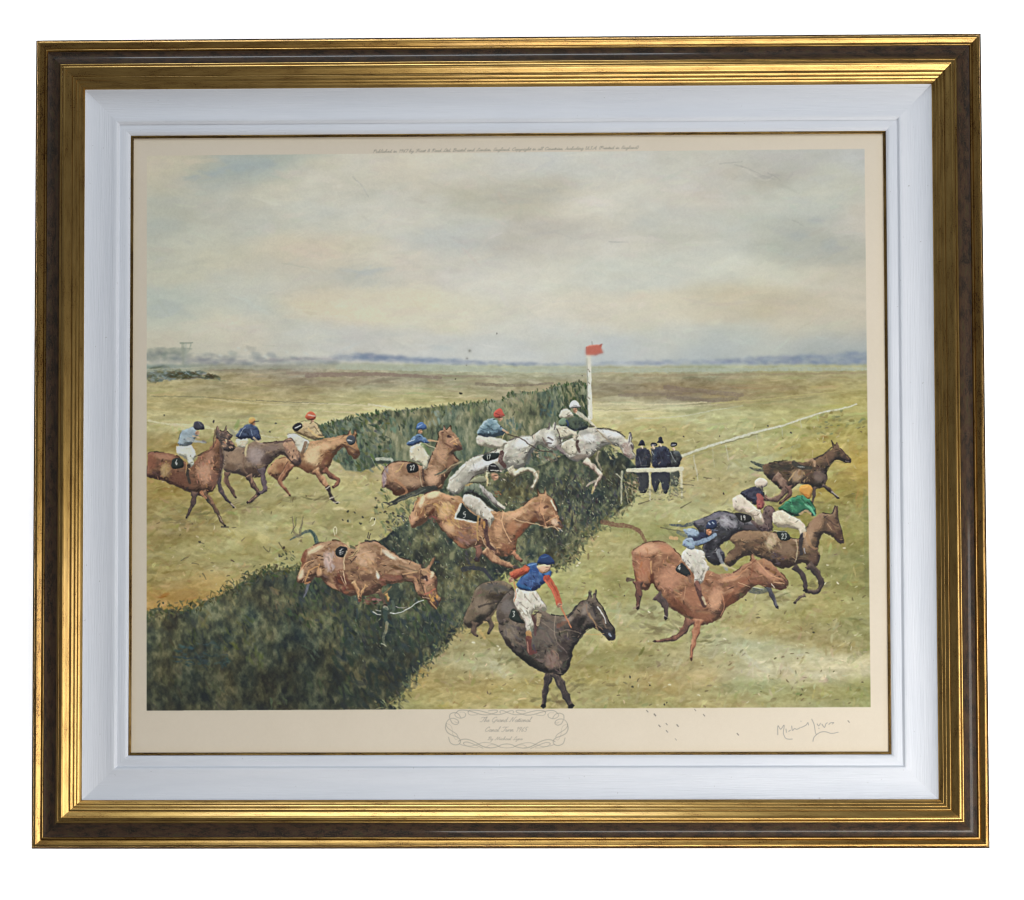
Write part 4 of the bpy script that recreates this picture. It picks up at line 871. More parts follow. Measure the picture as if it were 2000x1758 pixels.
patch(mk_, f, (560, 560, 90, 40, -0.3, 222, 172, 124), (440, 630, 28, 75, 0.3, 216, 170, 128), (700, 575, 60, 30, 0.2, 196, 140, 95), (680, 720, 70, 95, 0.5, 205, 160, 98), (545, 740, 24, 55, 0.7, 120, 75, 55), (565, 800, 36, 24, 0.2, 150, 84, 76), (430, 760, 60, 28, -0.9, 148, 96, 66), (350, 810, 30, 60, 0.2, 192, 138, 98), (890, 1020, 120, 50, 0.1, 140, 98, 84), (720, 900, 70, 60, 0.6, 198, 150, 102), (820, 1065, 80, 24, 0.5, 172, 108, 70), (1230, 900, 60, 120, 0.2, 192, 134, 88), (1370, 900, 60, 80, 0.3, 178, 112, 72), (1440, 970, 40, 80, 0.4, 160, 88, 60), (1400, 770, 110, 32, -0.4, 204, 148, 104), (1500, 880, 60, 30, -0.5, 156, 92, 62), (1670, 700, 60, 70, 0, 198, 138, 94), (1600, 820, 40, 30, -0.4, 138, 84, 58), (1810, 840, 36, 50, -0.4, 202, 160, 128), (1150, 1130, 60, 36, 0.6, 182, 130, 94), (1320, 1110, 70, 50, 0.4, 150, 92, 66))
scatter(fr(f, 560,660, 700,620, 860,780, 840,900, 720,900, 620,760), 40, [(206, 166, 96), (216, 176, 116), (192, 146, 84)], 8, 2.4, .7, .7, 9)
scatter(fr(f, 800,920, 1000,900, 1000,1060, 860,1080), 26, [(150, 104, 84), (134, 100, 92), (168, 112, 74)], 8, 2.4, .2, .7, 8)
scatter(fr(f, 520,780, 600,790, 600,850, 540,830), 8, [(150, 78, 76), (124, 62, 62)], 5, 2, .3, .8, 6)
scatter(fr(f, 380,600, 480,560, 420,800, 350,820), 20, [(220, 176, 132), (206, 154, 104), (170, 116, 76)], 8, 2, -1.0, .7, 9)
st(f, (540,770, 480,840), 14, 10, (96, 58, 48), .7); st(f, (1400,720, 1500,680, 1590,620), 12, 10, (206, 158, 112), .7); st(f, (1450,660, 1560,615, 1620,575), 8, 6, (110, 70, 50), .8)
leg(f, (1090,1120, 1190,1220, 1330,1282, 1410,1312), 110, 44, (176, 122, 84), (118, 76, 58), (212, 166, 122))
leg(f, (1370,1150, 1470,1245), 70, 30, (160, 106, 74), (112, 72, 56)); st(f, (1390,1300, 1440,1310), 30, 20, (74, 62, 62))
leg(f, (1010,1080, 1030,1160, 1000,1240), 80, 60, (126, 80, 64), (84, 56, 54))
scatter(fr(f, 900,1150, 1000,1170, 1000,1300, 900,1320), 22, [(54, 50, 66), (66, 58, 66), (46, 46, 56)], 5, 2.2, 1.2, .5, 7, clip=False)
scatter(fr(f, 1240,1060, 1400,1060, 1390,1180, 1230,1180), 20, [(150, 90, 64), (128, 74, 56), (196, 146, 108)], 5, 2, .8, .8, 8)
# head
st(f, (1680,590, 1650,680, 1690,780, 1720,880), 10, 10, (206, 150, 104), .9); st(f, (1716,840, 1770,810, 1832,772), 12, 12, (214, 160, 112), .9); st(f, (1700,690, 1740,680), 26, 20, (96, 58, 46), .9); st(f, (1770,620, 1822,720), 20, 12, (232, 218, 190)); st(f, (1800,730, 1838,830), 12, 8, (206, 156, 116), .8)
st(f, (1850,850, 1890,880), 30, 24, (74, 60, 60)); st(f, (1840,900, 1890,935), 10, 8, (214, 206, 190), .8); st(f, (1660,760, 1720,850, 1740,890), 8, 8, (110, 66, 50), .8); st(f, (1700,900, 1800,890, 1850,930), 16, 10, (214, 186, 140), .8); st(f, (1550,800, 1640,760, 1650,690), 10, 8, (130, 82, 58), .6)
fill(fr(f, 858, 648, 900, 700, 960, 750, 1042, 802, 1002, 836, 850, 812, 790, 800, 828, 692), (34, 44, 44)); st(f, (842,660, 812,730, 786,800), 26, 22, (226, 222, 206)); st(f, (780,806, 880,818, 1000,842), 20, 16, (226, 222, 206)); digits(f, '5', 868, 738, 58)
fg(f, (866,582, 900,550, 1000,560, 1060,610, 1120,680, 1182,722, 1152,742, 1182,802, 1132,882, 1080,822, 1000,762, 930,712, 870,642), (208, 200, 184), [(226, 220, 208), (216, 208, 194)], [(168, 158, 140), (184, 172, 150)], 44, 5.5, 1.8, .7)
fg(f, (888,472, 930,440, 1000,440, 1050,480, 1100,560, 1180,650, 1232,722, 1190,722, 1120,652, 1040,592, 960,562, 888,542), (86, 100, 84), [(128, 140, 116), (150, 158, 140), (104, 116, 88)], [(46, 54, 50), (58, 48, 56), (40, 44, 46)], 44, 5, 1.6, .8)
st(f, (1070,590, 1140,660, 1210,720), 40, 30, (44, 52, 46), .9)
fg(f, (1030,450, 1090,490, 1170,560, 1232,640, 1296,692, 1244,704, 1150,622, 1070,542), (170, 164, 154), [(196, 190, 182), (182, 178, 172)], [(124, 116, 112), (140, 132, 124)], 26, 5, 1.6, .8)
st(f, (1230,650, 1290,700), 34, 26, (216, 206, 186)); st(f, (900,465, 960,440), 22, 18, (186, 150, 88), .8); fill(fr(f, 930, 430, 1010, 370, 1080, 370, 1100, 430, 1010, 440), (150, 150, 116), .8)
face(fr(f, 1190, 372)[0], 10); fill(fr(f, 1120, 300, 1136, 254, 1176, 238, 1222, 272, 1236, 300, 1200, 316, 1150, 330), (36, 34, 38)); st(f, (1150,262, 1200,268), 12, 10, (206, 206, 204), .8); st(f, (1150,310, 1230,306), 14, 12, (232, 224, 206)); scatter(fr(f, 1230,310, 1320,320, 1320,420, 1230,410), 12, [(176, 150, 126), (120, 92, 84), (206, 196, 176)], 4, 1.6, .4, .8, 8)
st(f, (1100,370, 1118,410, 1112,470), 22, 16, (206, 188, 134), .9); scatter(fr(f, 1190,500, 1270,500, 1260,580, 1200,580), 10, [(160, 104, 62), (132, 92, 60)], 4, 1.6, .6, .8, 8)
st(f, (1020,780, 1010,900, 1022,1030), 24, 12, (190, 148, 88)); st(f, (1045,800, 1030,870), 14, 10, (70, 52, 44)); st(f, (1095,830, 1100,950, 1130,1080, 1190,1122), 48, 34, (72, 46, 48)); st(f, (1080,840, 1082,900), 26, 20, (204, 150, 76)); st(f, (1150,1060, 1200,1120), 20, 12, (196, 160, 120), .8); st(f, (1050,980, 1080,1060, 1130,1120), 10, 8, (206, 180, 140), .8); st(f, (1150,760, 1140,900), 14, 8, (214, 202, 176), .8)
st(f, (1270,730, 1440,825, 1600,862, 1730,885), 10, 9, (214, 172, 126), .95, .1); st(f, (1280,742, 1268,852, 1330,1000, 1362,1042), 14, 10, (218, 170, 124), .9, .1); st(f, (1190,800, 1268,830), 10, 9, (214, 170, 124), .8)

# ---- riderless chestnut, stumbling on the left
f = ZH
st(f, (375,385, 350,310, 290,240, 210,250, 140,290, 40,342), 60, 14, (76, 92, 86), .95, .35); st(f, (130,290, 85,220, 70,60), 40, 10, (116, 104, 78), .8, .4); st(f, (160,270, 180,160, 202,60), 34, 10, (110, 100, 76), .8, .4); st(f, (60,260, 100,170, 120,70), 16, 8, (88, 84, 64), .7, .4); st(f, (350,360, 330,280, 270,225), 22, 14, (44, 74, 66), .8); st(f, (90,290, 190,310), 34, 22, (130, 120, 96), .7, .5)
mk_ = fg(f, (122,852, 132,780, 180,660, 180,560, 230,480, 330,410, 450,370, 560,345, 660,360, 740,400, 840,410, 960,362, 1080,350, 1160,400, 1280,480, 1400,560, 1520,602, 1622,642, 1652,690, 1702,690, 1742,640, 1804,545, 1792,622, 1752,690, 1802,742, 1832,822, 1832,922, 1852,1012, 1882,1062, 1852,1142, 1822,1192, 1772,1152, 1702,1072, 1642,1042, 1572,962, 1560,882, 1500,842, 1420,852, 1300,862, 1200,882, 1130,962, 1000,1012, 880,1012, 760,1022, 640,962, 540,922, 460,862, 400,802, 330,802, 270,882, 222,862), (168, 118, 80), [(196, 150, 108), (184, 136, 94), (206, 164, 122), (176, 128, 92)], [(112, 72, 54), (96, 60, 48), (136, 88, 64)], 330, 7, 2.2, .35, (92, 58, 46))
patch(mk_, f, (350, 460, 130, 32, -0.5, 212, 165, 122), (205, 590, 34, 110, 0.1, 130, 80, 58), (175, 760, 34, 70, 0.4, 205, 160, 122), (510, 590, 70, 120, 0, 180, 152, 144), (640, 640, 70, 110, 0, 166, 122, 96), (660, 840, 100, 70, 0.3, 108, 62, 48), (560, 905, 100, 28, 0.5, 188, 130, 86), (960, 560, 140, 110, 0.1, 192, 148, 108), (990, 800, 100, 60, 0.1, 118, 84, 70), (1112, 775, 24, 52, -0.3, 226, 192, 152), (1250, 525, 110, 34, 0.6, 212, 180, 150), (1350, 685, 130, 18, 0.25, 118, 88, 64), (1300, 800, 130, 40, 0.05, 150, 94, 74), (1500, 690, 80, 40, 0.3, 172, 126, 88), (1730, 830, 70, 80, 0, 184, 122, 88), (1775, 760, 26, 60, 0.2, 216, 164, 124), (1590, 910, 36, 80, -0.3, 182, 128, 88), (800, 900, 60, 70, 0.4, 128, 78, 58), (400, 740, 40, 60, 0.3, 196, 142, 90))
scatter(fr(f, 460,480, 560,440, 600,640, 520,760, 460,640), 30, [(176, 150, 140), (186, 158, 150), (166, 136, 124)], 8, 2.4, 1.2, .7, 7)
scatter(fr(f, 560,760, 700,700, 820,900, 760,1000, 600,920), 40, [(112, 62, 46), (134, 76, 54), (96, 54, 44)], 7, 2.4, .6, .75, 7)
scatter(fr(f, 180,520, 260,470, 220,700, 170,700), 20, [(132, 78, 54), (150, 92, 64)], 6, 2.2, 1.3, .7, 7)
scatter(fr(f, 1150,780, 1400,780, 1350,860, 1160,900), 26, [(148, 92, 72), (124, 76, 60)], 7, 2.2, .1, .7, 7)
scatter(fr(f, 850,560, 1050,500, 1100,700, 900,780), 36, [(190, 144, 100), (200, 156, 112), (172, 124, 84)], 8, 2.6, .5, .6, 8)
st(f, (300,500, 400,440, 450,420), 22, 12, (222, 178, 134), .8); st(f, (150,760, 220,640, 330,590), 22, 14, (214, 166, 118), .8); st(f, (230,840, 270,720, 380,660), 26, 16, (204, 150, 92), .8); st(f, (250,670, 330,610), 12, 8, (86, 60, 46), .8); st(f, (400,640, 380,720), 20, 12, (212, 156, 96), .8); st(f, (1160,440, 1150,520), 16, 10, (216, 178, 130), .8); st(f, (1100,720, 1120,780), 20, 12, (226, 190, 150), .9); st(f, (1090,690, 1200,700, 1320,650), 14, 10, (142, 112, 78), .7); st(f, (1200,480, 1320,540, 1400,580), 30, 20, (212, 180, 150), .7); st(f, (1380,650, 1480,690, 1600,720), 26, 16, (122, 98, 72), .8); st(f, (1420,760, 1520,740, 1590,730), 18, 12, (214, 166, 116), .8)
st(f, (1480,780, 1560,800, 1600,860), 26, 18, (186, 134, 92), .8)
st(f, (1640,720, 1640,860, 1690,1000, 1710,1060), 12, 10, (76, 50, 44), .9); st(f, (1625,700, 1690,680), 14, 10, (64, 48, 46)); st(f, (1690,1005, 1760,970, 1815,935), 20, 18, (186, 104, 76)); st(f, (1660,800, 1700,795, 1715,830), 36, 26, (58, 38, 38)); st(f, (1690,820, 1700,826), 10, 8, (190, 190, 190)); st(f, (1640,700, 1700,720, 1760,760), 22, 16, (206, 156, 108), .7); st(f, (1680,900, 1700,980), 20, 14, (206, 146, 112), .8)
scatter(fr(f, 1740,1000, 1830,960, 1850,1040, 1780,1100), 18, [(210, 156, 74), (196, 138, 62)], 4.5, 2, 1.0, .85, 8); st(f, (1810,1050, 1845,1110, 1830,1160), 28, 18, (56, 54, 60)); st(f, (1750,1090, 1830,1190), 16, 10, (206, 160, 96), .8); st(f, (1660,1040, 1740,1060), 12, 10, (214, 186, 140), .8); st(f, (1680,620, 1660,690), 16, 10, (80, 60, 58))
leg(f, (810,850, 870,960, 888,1080), 60, 42, (196, 140, 88), (134, 88, 62), (222, 176, 122))
leg(f, (1120,960, 1170,1040, 1205,1150), 80, 52, (112, 84, 62), (70, 56, 50), (150, 116, 82))
leg(f, (980,890, 930,970, 895,1050), 52, 34, (190, 136, 84), (122, 82, 60), (222, 178, 116))
scatter(fr(f, 880,1050, 1100,1040, 1160,1080, 1060,1130, 900,1120), 20, [(112, 52, 50), (140, 70, 66), (86, 48, 50)], 6, 2, .2, .75, 8); st(f, (1060,1070, 1140,1080), 34, 24, (176, 112, 112), .7)
leg(f, (1215,1000, 1240,1050, 1242,1090), 50, 30, (210, 150, 82)); st(f, (1190,1000, 1280,910), 26, 16, (140, 110, 70), .8); st(f, (1110,1130, 1180,1130), 30, 20, (96, 98, 76), .7)
st(f, (1200,1165, 1225,1180), 44, 40, (176, 172, 150), .7); st(f, (1205,1195, 1202,1260, 1212,1330), 56, 44, (50, 70, 66), .85, .4); st(f, (1225,1350, 1215,1400, 1205,1470), 40, 34, (150, 148, 118), .75, .4); st(f, (1195,1480, 1178,1560, 1205,1640), 40, 20, (118, 122, 98), .7, .4); st(f, (1210,1380, 1210,1440), 14, 12, (120, 100, 66), .7); st(f, (1160,1600, 1215,1642), 12, 8, (206, 206, 180), .8); st(f, (1290,1090, 1310,1180, 1290,1230), 40, 30, (104, 118, 96), .6)
st(f, (1050,1215, 1100,1245, 1150,1252), 12, 10, (214, 212, 206)); st(f, (1080,1195, 1150,1215), 10, 8, (206, 204, 198), .8); st(f, (1265,1235, 1320,1235), 14, 10, (222, 220, 212)); st(f, (1670,1078, 1580,1110, 1500,1175, 1390,1225, 1300,1245), 13, 11, (196, 200, 198), .95, .1); st(f, (1335,1155, 1400,1170, 1470,1162), 11, 7, (196, 184, 180), .9)
st(f, (262,890, 240,970, 210,1040), 34, 14, (104, 108, 122), .8); st(f, (230,870, 280,860), 30, 20, (190, 130, 82), .8)
fill(fr(f, 588, 470, 655, 418, 742, 450, 706, 540, 620, 542), (34, 36, 40)); st(f, (640,480, 690,450), 8, 8, (220, 220, 216)); st(f, (640,500, 700,490), 8, 8, (220, 220, 216)); st(f, (670,450, 650,510), 7, 7, (210, 210, 206)); st(f, (650,520, 690,510), 7, 7, (200, 200, 196))
st(f, (735,480, 700,600, 705,700), 18, 16, (206, 180, 140)); st(f, (690,720, 705,800, 722,880), 16, 14, (212, 178, 140)); st(f, (660,780, 710,900), 10, 8, (206, 170, 134), .8); st(f, (890,370, 860,470, 790,540, 760,560), 34, 24, (196, 168, 116)); st(f, (740,560, 800,540, 860,470), 12, 10, (96, 64, 50), .8); st(f, (850,540, 780,630), 12, 10, (66, 48, 44), .8); st(f, (760,420, 830,440), 34, 24, (72, 84, 58), .8); st(f, (740,380, 760,430), 30, 22, (204, 184, 132))
st(f, (960,350, 1020,360, 1080,345), 26, 18, (50, 44, 42)); st(f, (1000,330, 1030,270), 16, 10, (72, 60, 48)); st(f, (985,320, 1000,250), 10, 8, (52, 46, 42)); st(f, (1190,360, 1300,490), 10, 6, (66, 56, 48), .7)
for p in ((585,290, 575,220, 595,180, 612,220, 600,270), (1040,170, 1075,140, 1080,80, 1040,70, 1020,110)):
    st(f, p, 12, 10, (216, 208, 170), .95, .1)
st(f, (590,290, 640,320, 660,360), 14, 10, (176, 140, 96), .9)

# ---- far right: riderless brown horse
f = ZI
st(f, (1030,345, 950,320, 890,290), 44, 14, (52, 62, 60), .95, .4); st(f, (1010,370, 930,370, 880,350), 34, 12, (58, 64, 62), .9, .4)
mk_ = fg(f, (1000,330, 1060,306, 1100,300, 1230,285, 1320,300, 1400,300, 1460,262, 1530,242, 1600,200, 1652,162, 1638,100, 1672,142, 1694,116, 1722,170, 1772,222, 1818,272, 1812,302, 1762,302, 1702,272, 1652,292, 1602,372, 1592,452, 1572,512, 1500,542, 1430,512, 1332,492, 1262,542, 1180,562, 1130,522, 1060,452, 1012,392), (88, 64, 48), [(122, 90, 64), (146, 110, 74), (106, 80, 60)], [(54, 44, 40), (64, 50, 44), (46, 42, 42)], 170, 5.5, 1.8, .1, (52, 40, 38))
patch(mk_, f, (1180, 345, 130, 40, 0, 60, 54, 48), (1320, 430, 60, 70, 0.4, 156, 120, 80), (1520, 430, 60, 60, 0, 106, 85, 78), (1620, 250, 50, 90, 0.6, 102, 70, 52), (1420, 470, 90, 30, 0.1, 72, 54, 46))
scatter(fr(f, 1060,310, 1250,295, 1260,380, 1100,410), 40, [(58, 54, 48), (72, 62, 50), (50, 46, 42)], 6, 2, .1, .75, 6)
scatter(fr(f, 1260,360, 1330,340, 1440,480, 1300,480), 26, [(150, 116, 76), (168, 134, 90), (132, 100, 68)], 5, 1.8, -.9, .75, 8)
st(f, (1240,470, 1310,380), 16, 10, (196, 160, 108), .8); st(f, (1490,400, 1570,420, 1580,480), 40, 26, (104, 82, 76), .7, .5)
leg(f, (1110,430, 1190,500, 1210,560, 1130,640, 1020,640), 100, 40, (128, 94, 78), (82, 60, 54), (166, 132, 108)); leg(f, (1240,520, 1250,600, 1160,680), 60, 26, (112, 76, 64), (72, 52, 48))
leg(f, (1555,510, 1620,555, 1700,630), 46, 16, (70, 54, 50), None, (120, 100, 86)); leg(f, (1480,530, 1475,600, 1455,680), 50, 18, (86, 66, 56), (56, 46, 46))
st(f, (1640,570, 1700,620), 10, 8, (200, 196, 180), .8); st(f, (1290,310, 1360,350, 1440,350), 46, 34, (50, 52, 48), .85, .3); st(f, (1330,340, 1390,350), 8, 8, (186, 190, 186), .8, .5); st(f, (1400,280, 1470,280, 1480,330), 26, 20, (196, 158, 120), .8, .4); st(f, (1460,190, 1460,250), 6, 5, (200, 186, 150), .7)
st(f, (1480,270, 1560,230, 1640,160), 16, 12, (48, 40, 38), .8, .3); st(f, (1750,240, 1800,290), 20, 16, (64, 50, 48), .8); st(f, (1770,290, 1800,300), 8, 6, (170, 150, 140)); st(f, (1660,200, 1720,180), 8, 8, (150, 112, 82), .8); st(f, (1600,330, 1680,290, 1760,310), 5, 4, (110, 100, 70), .8, .1); st(f, (1580,230, 1620,330), 18, 12, (130, 92, 66), .7)
# black horse, number 19
st(f, (560,800, 420,850, 260,890, 130,880), 60, 14, (64, 76, 94), .85, .5)
mk_ = fg(f, (350,870, 450,820, 550,770, 640,758, 740,780, 860,830, 940,860, 1040,880, 1082,920, 1000,952, 850,952, 760,962, 702,1012, 642,1042, 600,1082, 642,1152, 650,1222, 560,1252, 482,1202, 442,1102, 470,1000), (62, 62, 76), [(112, 108, 120), (140, 136, 144), (92, 90, 104), (156, 150, 154)], [(38, 38, 52), (46, 44, 56), (52, 50, 66)], 150, 6, 2, -.3, (40, 38, 48))
patch(mk_, f, (650, 850, 60, 60, 0.4, 146, 142, 150), (560, 800, 80, 26, -0.3, 96, 92, 108), (500, 1050, 50, 110, 0.2, 48, 46, 60), (720, 880, 50, 40, 0.4, 126, 122, 132), (900, 910, 110, 30, 0.1, 84, 70, 74), (590, 1180, 60, 40, 0.2, 56, 54, 66))
fg(f, (880,830, 960,850, 1010,740, 1060,700, 1110,760, 1090,860, 1080,940, 960,930), (104, 80, 78), [(136, 106, 96), (122, 96, 96)], [(70, 54, 58), (84, 62, 64)], 40, 5, 1.8, 1.0)
scatter(fr(f, 620,800, 740,790, 760,900, 640,930), 26, [(160, 154, 160), (140, 134, 144), (110, 106, 116)], 6, 2, .6, .7, 8)
fill(fr(f, 742, 780, 800, 770, 890, 800, 880, 850, 800, 858), (36, 34, 38)); digits(f, '19', 790, 800, 44)
fg(f, (716,642, 800,600, 862,640, 902,690, 982,762, 1012,862, 962,884, 900,812, 830,772, 738,742), (222, 206, 184), [(236, 222, 202), (226, 212, 190)], [(180, 160, 136), (196, 176, 150)], 40, 6, 2, .7)
fg(f, (798,592, 880,540, 960,528, 1002,580, 1012,662, 930,694, 870,652), (42, 42, 66), [(64, 64, 92), (76, 74, 100)], [(30, 28, 46)], 22, 5, 1.8, .4)
fg(f, (938,602, 990,598, 1012,660, 1002,722, 948,722), (166, 76, 70), [(190, 104, 96), (176, 84, 78)], [(116, 50, 54)], 12, 4, 1.6, 1.2); scatter(fr(f, 1000,620, 1060,600, 1080,700, 1020,720), 12, [(196, 150, 120), (120, 84, 72)], 4.5, 1.8, .4, .8, 8)
fill(fr(f, 922, 492, 945, 455, 1000, 448, 1042, 480, 1022, 526, 950, 532), (222, 204, 180)); st(f, (950,475, 1000,470), 16, 12, (238, 226, 206), .8); st(f, (960,515, 1015,510), 10, 8, (180, 156, 134), .7); st(f, (990,525, 1000,560), 18, 14, (60, 52, 60))
# bay, number 23
mk_ = fg(f, (690,1012, 760,950, 860,930, 1000,940, 1100,950, 1250,1000, 1340,1010, 1382,950, 1430,870, 1500,800, 1560,770, 1640,772, 1668,704, 1692,750, 1702,830, 1732,940, 1752,1030, 1722,1062, 1682,1032, 1622,982, 1560,962, 1522,1042, 1512,1112, 1532,1172, 1502,1252, 1440,1272, 1380,1232, 1300,1262, 1200,1282, 1100,1252, 1000,1202, 900,1162, 800,1182, 700,1272, 650,1232, 670,1152, 740,1082), (120, 86, 60), [(164, 126, 88), (146, 108, 74), (176, 140, 100), (132, 98, 74)], [(76, 54, 46), (62, 46, 44), (92, 66, 52)], 230, 6.5, 2, .15, (62, 46, 42))
patch(mk_, f, (860, 985, 120, 50, 0.1, 142, 102, 68), (1080, 1030, 50, 80, 0.5, 180, 152, 112), (1210, 1100, 90, 70, 0.2, 128, 96, 70), (1150, 1235, 150, 36, 0.1, 68, 53, 54), (1430, 990, 46, 120, 0.3, 162, 120, 82), (1500, 870, 60, 80, 0.5, 150, 106, 72), (1470, 1190, 50, 60, 0.1, 104, 74, 58), (1640, 880, 60, 70, 0.4, 124, 86, 62), (1700, 980, 36, 60, 0.3, 88, 62, 52), (740, 1120, 60, 80, 0.4, 104, 76, 58))
scatter(fr(f, 1000,960, 1100,960, 1180,1080, 1100,1160, 1020,1080), 24, [(176, 152, 110), (150, 124, 88), (190, 168, 126)], 7, 2, .9, .7, 8)
scatter(fr(f, 1060,1140, 1200,1180, 1160,1260, 1060,1230), 16, [(86, 70, 84), (74, 58, 66)], 6, 2.2, .3, .7, 7)
st(f, (1570,800, 1600,830, 1700,900), 14, 10, (70, 50, 46), .7); st(f, (1640,880, 1690,960), 22, 16, (104, 72, 58), .8); st(f, (1690,1020, 1745,1045), 24, 18, (64, 48, 50)); st(f, (1600,870, 1640,930), 10, 8, (190, 150, 110), .8); st(f, (1570,960, 1660,1020), 6, 5, (206, 190, 150), .7); st(f, (1690,710, 1680,790), 16, 10, (84, 60, 50)); st(f, (1400,960, 1450,1080, 1500,1100), 30, 20, (176, 132, 90), .7)
leg(f, (1420,1250, 1500,1330, 1545,1420, 1500,1505, 1400,1495), 80, 34, (70, 54, 50), (50, 42, 44), (112, 88, 76)); leg(f, (1290,1270, 1370,1350, 1395,1450, 1390,1500), 60, 36, (66, 52, 52), (48, 42, 44)); leg(f, (1395,1530, 1340,1560, 1295,1610), 40, 22, (112, 92, 76), (80, 66, 60))
leg(f, (1045,1440, 1085,1540, 1135,1650), 66, 22, (76, 74, 86), (52, 50, 60), (126, 122, 128)); st(f, (880,1480, 960,1500, 1040,1490), 60, 40, (72, 78, 80), .85, .4); st(f, (900,1460, 1010,1480), 10, 8, (190, 190, 176), .8)
fill(fr(f, 1128, 952, 1200, 938, 1256, 990, 1236, 1024, 1166, 1024), (36, 46, 42)); digits(f, '23', 1172, 968, 46); st(f, (1100,935, 1220,950), 8, 7, (206, 200, 180), .8)
fg(f, (1085,802, 1130,750, 1210,750, 1280,800, 1350,840, 1402,902, 1392,972, 1350,982, 1322,922, 1230,912, 1150,902, 1100,862), (226, 212, 184), [(240, 228, 204), (230, 218, 194)], [(186, 168, 138), (200, 184, 154)], 44, 6, 2, .4)
fg(f, (1145,732, 1200,680, 1280,630, 1370,608, 1442,660, 1494,762, 1462,804, 1400,762, 1290,804, 1200,752), (36, 116, 80), [(64, 166, 112), (52, 146, 98), (90, 184, 130)], [(24, 66, 54), (28, 84, 62)], 54, 5.5, 2, .4)
st(f, (1400,690, 1450,740, 1480,790), 26, 20, (110, 196, 150), .85); st(f, (1340,780, 1400,750, 1440,780), 24, 18, (206, 172, 120), .9); st(f, (1360,640, 1420,700), 10, 8, (30, 90, 66), .8)
fill(fr(f, 1338, 562, 1358, 516, 1420, 504, 1462, 540, 1452, 602, 1424, 640, 1370, 602), (226, 152, 50)); st(f, (1360,540, 1410,525), 16, 12, (240, 184, 92), .8); st(f, (1390,600, 1430,610), 16, 10, (186, 112, 40), .8)
st(f, (1370,980, 1350,1040, 1360,1150), 40, 30, (48, 44, 50)); st(f, (1390,960, 1380,990), 30, 22, (216, 176, 130)); st(f, (1310,1020, 1322,1130, 1300,1230), 12, 10, (206, 190, 150), .7); st(f, (1385,1100, 1390,1150), 16, 10, (170, 176, 190), .7)

# ---- chestnut in front, pale blue jockey
f = ZF
st(f, (240,265, 195,190, 100,150, 0,140, -90,118), 22, 44, (124, 84, 62), .9, .45)
mk_ = fg(f, (135,400, 150,340, 220,290, 300,268, 400,275, 460,330, 515,385, 600,440, 730,492, 830,522, 930,512, 1000,462, 1062,422, 1078,364, 1110,412, 1172,400, 1242,452, 1302,512, 1354,572, 1352,622, 1302,648, 1242,632, 1182,622, 1100,612, 1052,652, 1002,702, 942,742, 882,782, 832,862, 762,902, 692,922, 612,902, 580,872, 502,822, 432,782, 372,692, 332,642, 292,592, 262,642, 202,642, 172,582, 150,492), (170, 106, 72), [(196, 138, 98), (186, 124, 84), (206, 152, 110), (176, 116, 78)], [(122, 72, 50), (106, 64, 48), (138, 84, 58)], 330, 8, 2.6, .5, (112, 64, 46))
patch(mk_, f, (260, 330, 120, 50, -0.1, 206, 142, 100), (400, 330, 70, 40, 0.4, 190, 118, 78), (230, 480, 60, 110, 0.1, 180, 110, 74), (292, 560, 20, 70, 0, 118, 68, 50), (430, 560, 100, 110, 0.5, 188, 122, 86), (520, 785, 140, 38, 0.6, 128, 76, 54), (620, 700, 100, 80, 0.6, 168, 102, 70), (790, 720, 60, 110, 0.3, 198, 136, 94), (900, 730, 60, 60, -0.5, 138, 80, 56), (900, 560, 100, 26, -0.2, 198, 134, 92), (1000, 590, 60, 40, -0.5, 162, 98, 68), (1180, 510, 110, 32, 0.6, 190, 124, 88), (1120, 590, 60, 24, 0.1, 146, 90, 64), (700, 860, 80, 44, 0.2, 150, 90, 62), (160, 560, 30, 60, 0, 140, 84, 60))
scatter(fr(f, 160,400, 260,320, 290,560, 200,620), 26, [(190, 120, 78), (170, 100, 66)], 8, 2.6, 1.2, .6, 7); st(f, (285,430, 290,520), 14, 8, (222, 172, 112), .7); st(f, (400,640, 560,800, 640,870), 26, 18, (132, 78, 58), .6, .5); st(f, (840,680, 860,780, 830,850), 10, 8, (216, 150, 106), .7); st(f, (860,740, 940,660, 1000,620), 26, 16, (148, 86, 58), .6, .5); st(f, (980,600, 1060,540, 1080,450), 16, 12, (150, 88, 60), .7); st(f, (880,560, 960,540, 1040,470), 16, 12, (206, 140, 96), .7, .4)
st(f, (1120,430, 1200,520, 1290,560), 10, 8, (216, 160, 112), .8, .4); st(f, (1180,480, 1210,490), 20, 14, (104, 60, 46)); st(f, (1250,590, 1330,600), 10, 8, (226, 176, 130), .8); st(f, (1290,630, 1340,630), 14, 12, (90, 56, 48)); st(f, (1330,570, 1352,590), 14, 10, (84, 54, 48)); st(f, (1230,600, 1250,630), 8, 8, (232, 214, 190)); st(f, (970,590, 1060,625), 6, 5, (226, 186, 140), .8); st(f, (1110,410, 1060,450, 1000,490), 8, 6, (126, 72, 52), .8)
leg(f, (650,880, 640,980, 612,1080, 600,1192), 90, 18, (172, 102, 68), (120, 70, 52), (206, 142, 100)); leg(f, (590,880, 540,970, 460,1030, 320,1050), 84, 20, (124, 78, 60), (84, 56, 50)); leg(f, (185,580, 190,690, 180,795), 84, 26, (116, 70, 54), (76, 52, 48)); leg(f, (330,690, 400,770, 402,875), 84, 26, (82, 62, 60), (56, 48, 50))
st(f, (150,790, 190,770), 16, 10, (150, 126, 104), .7); st(f, (385,850, 415,865), 8, 6, (206, 196, 176), .7); st(f, (105,570, 150,570), 36, 16, (70, 50, 48), .8)
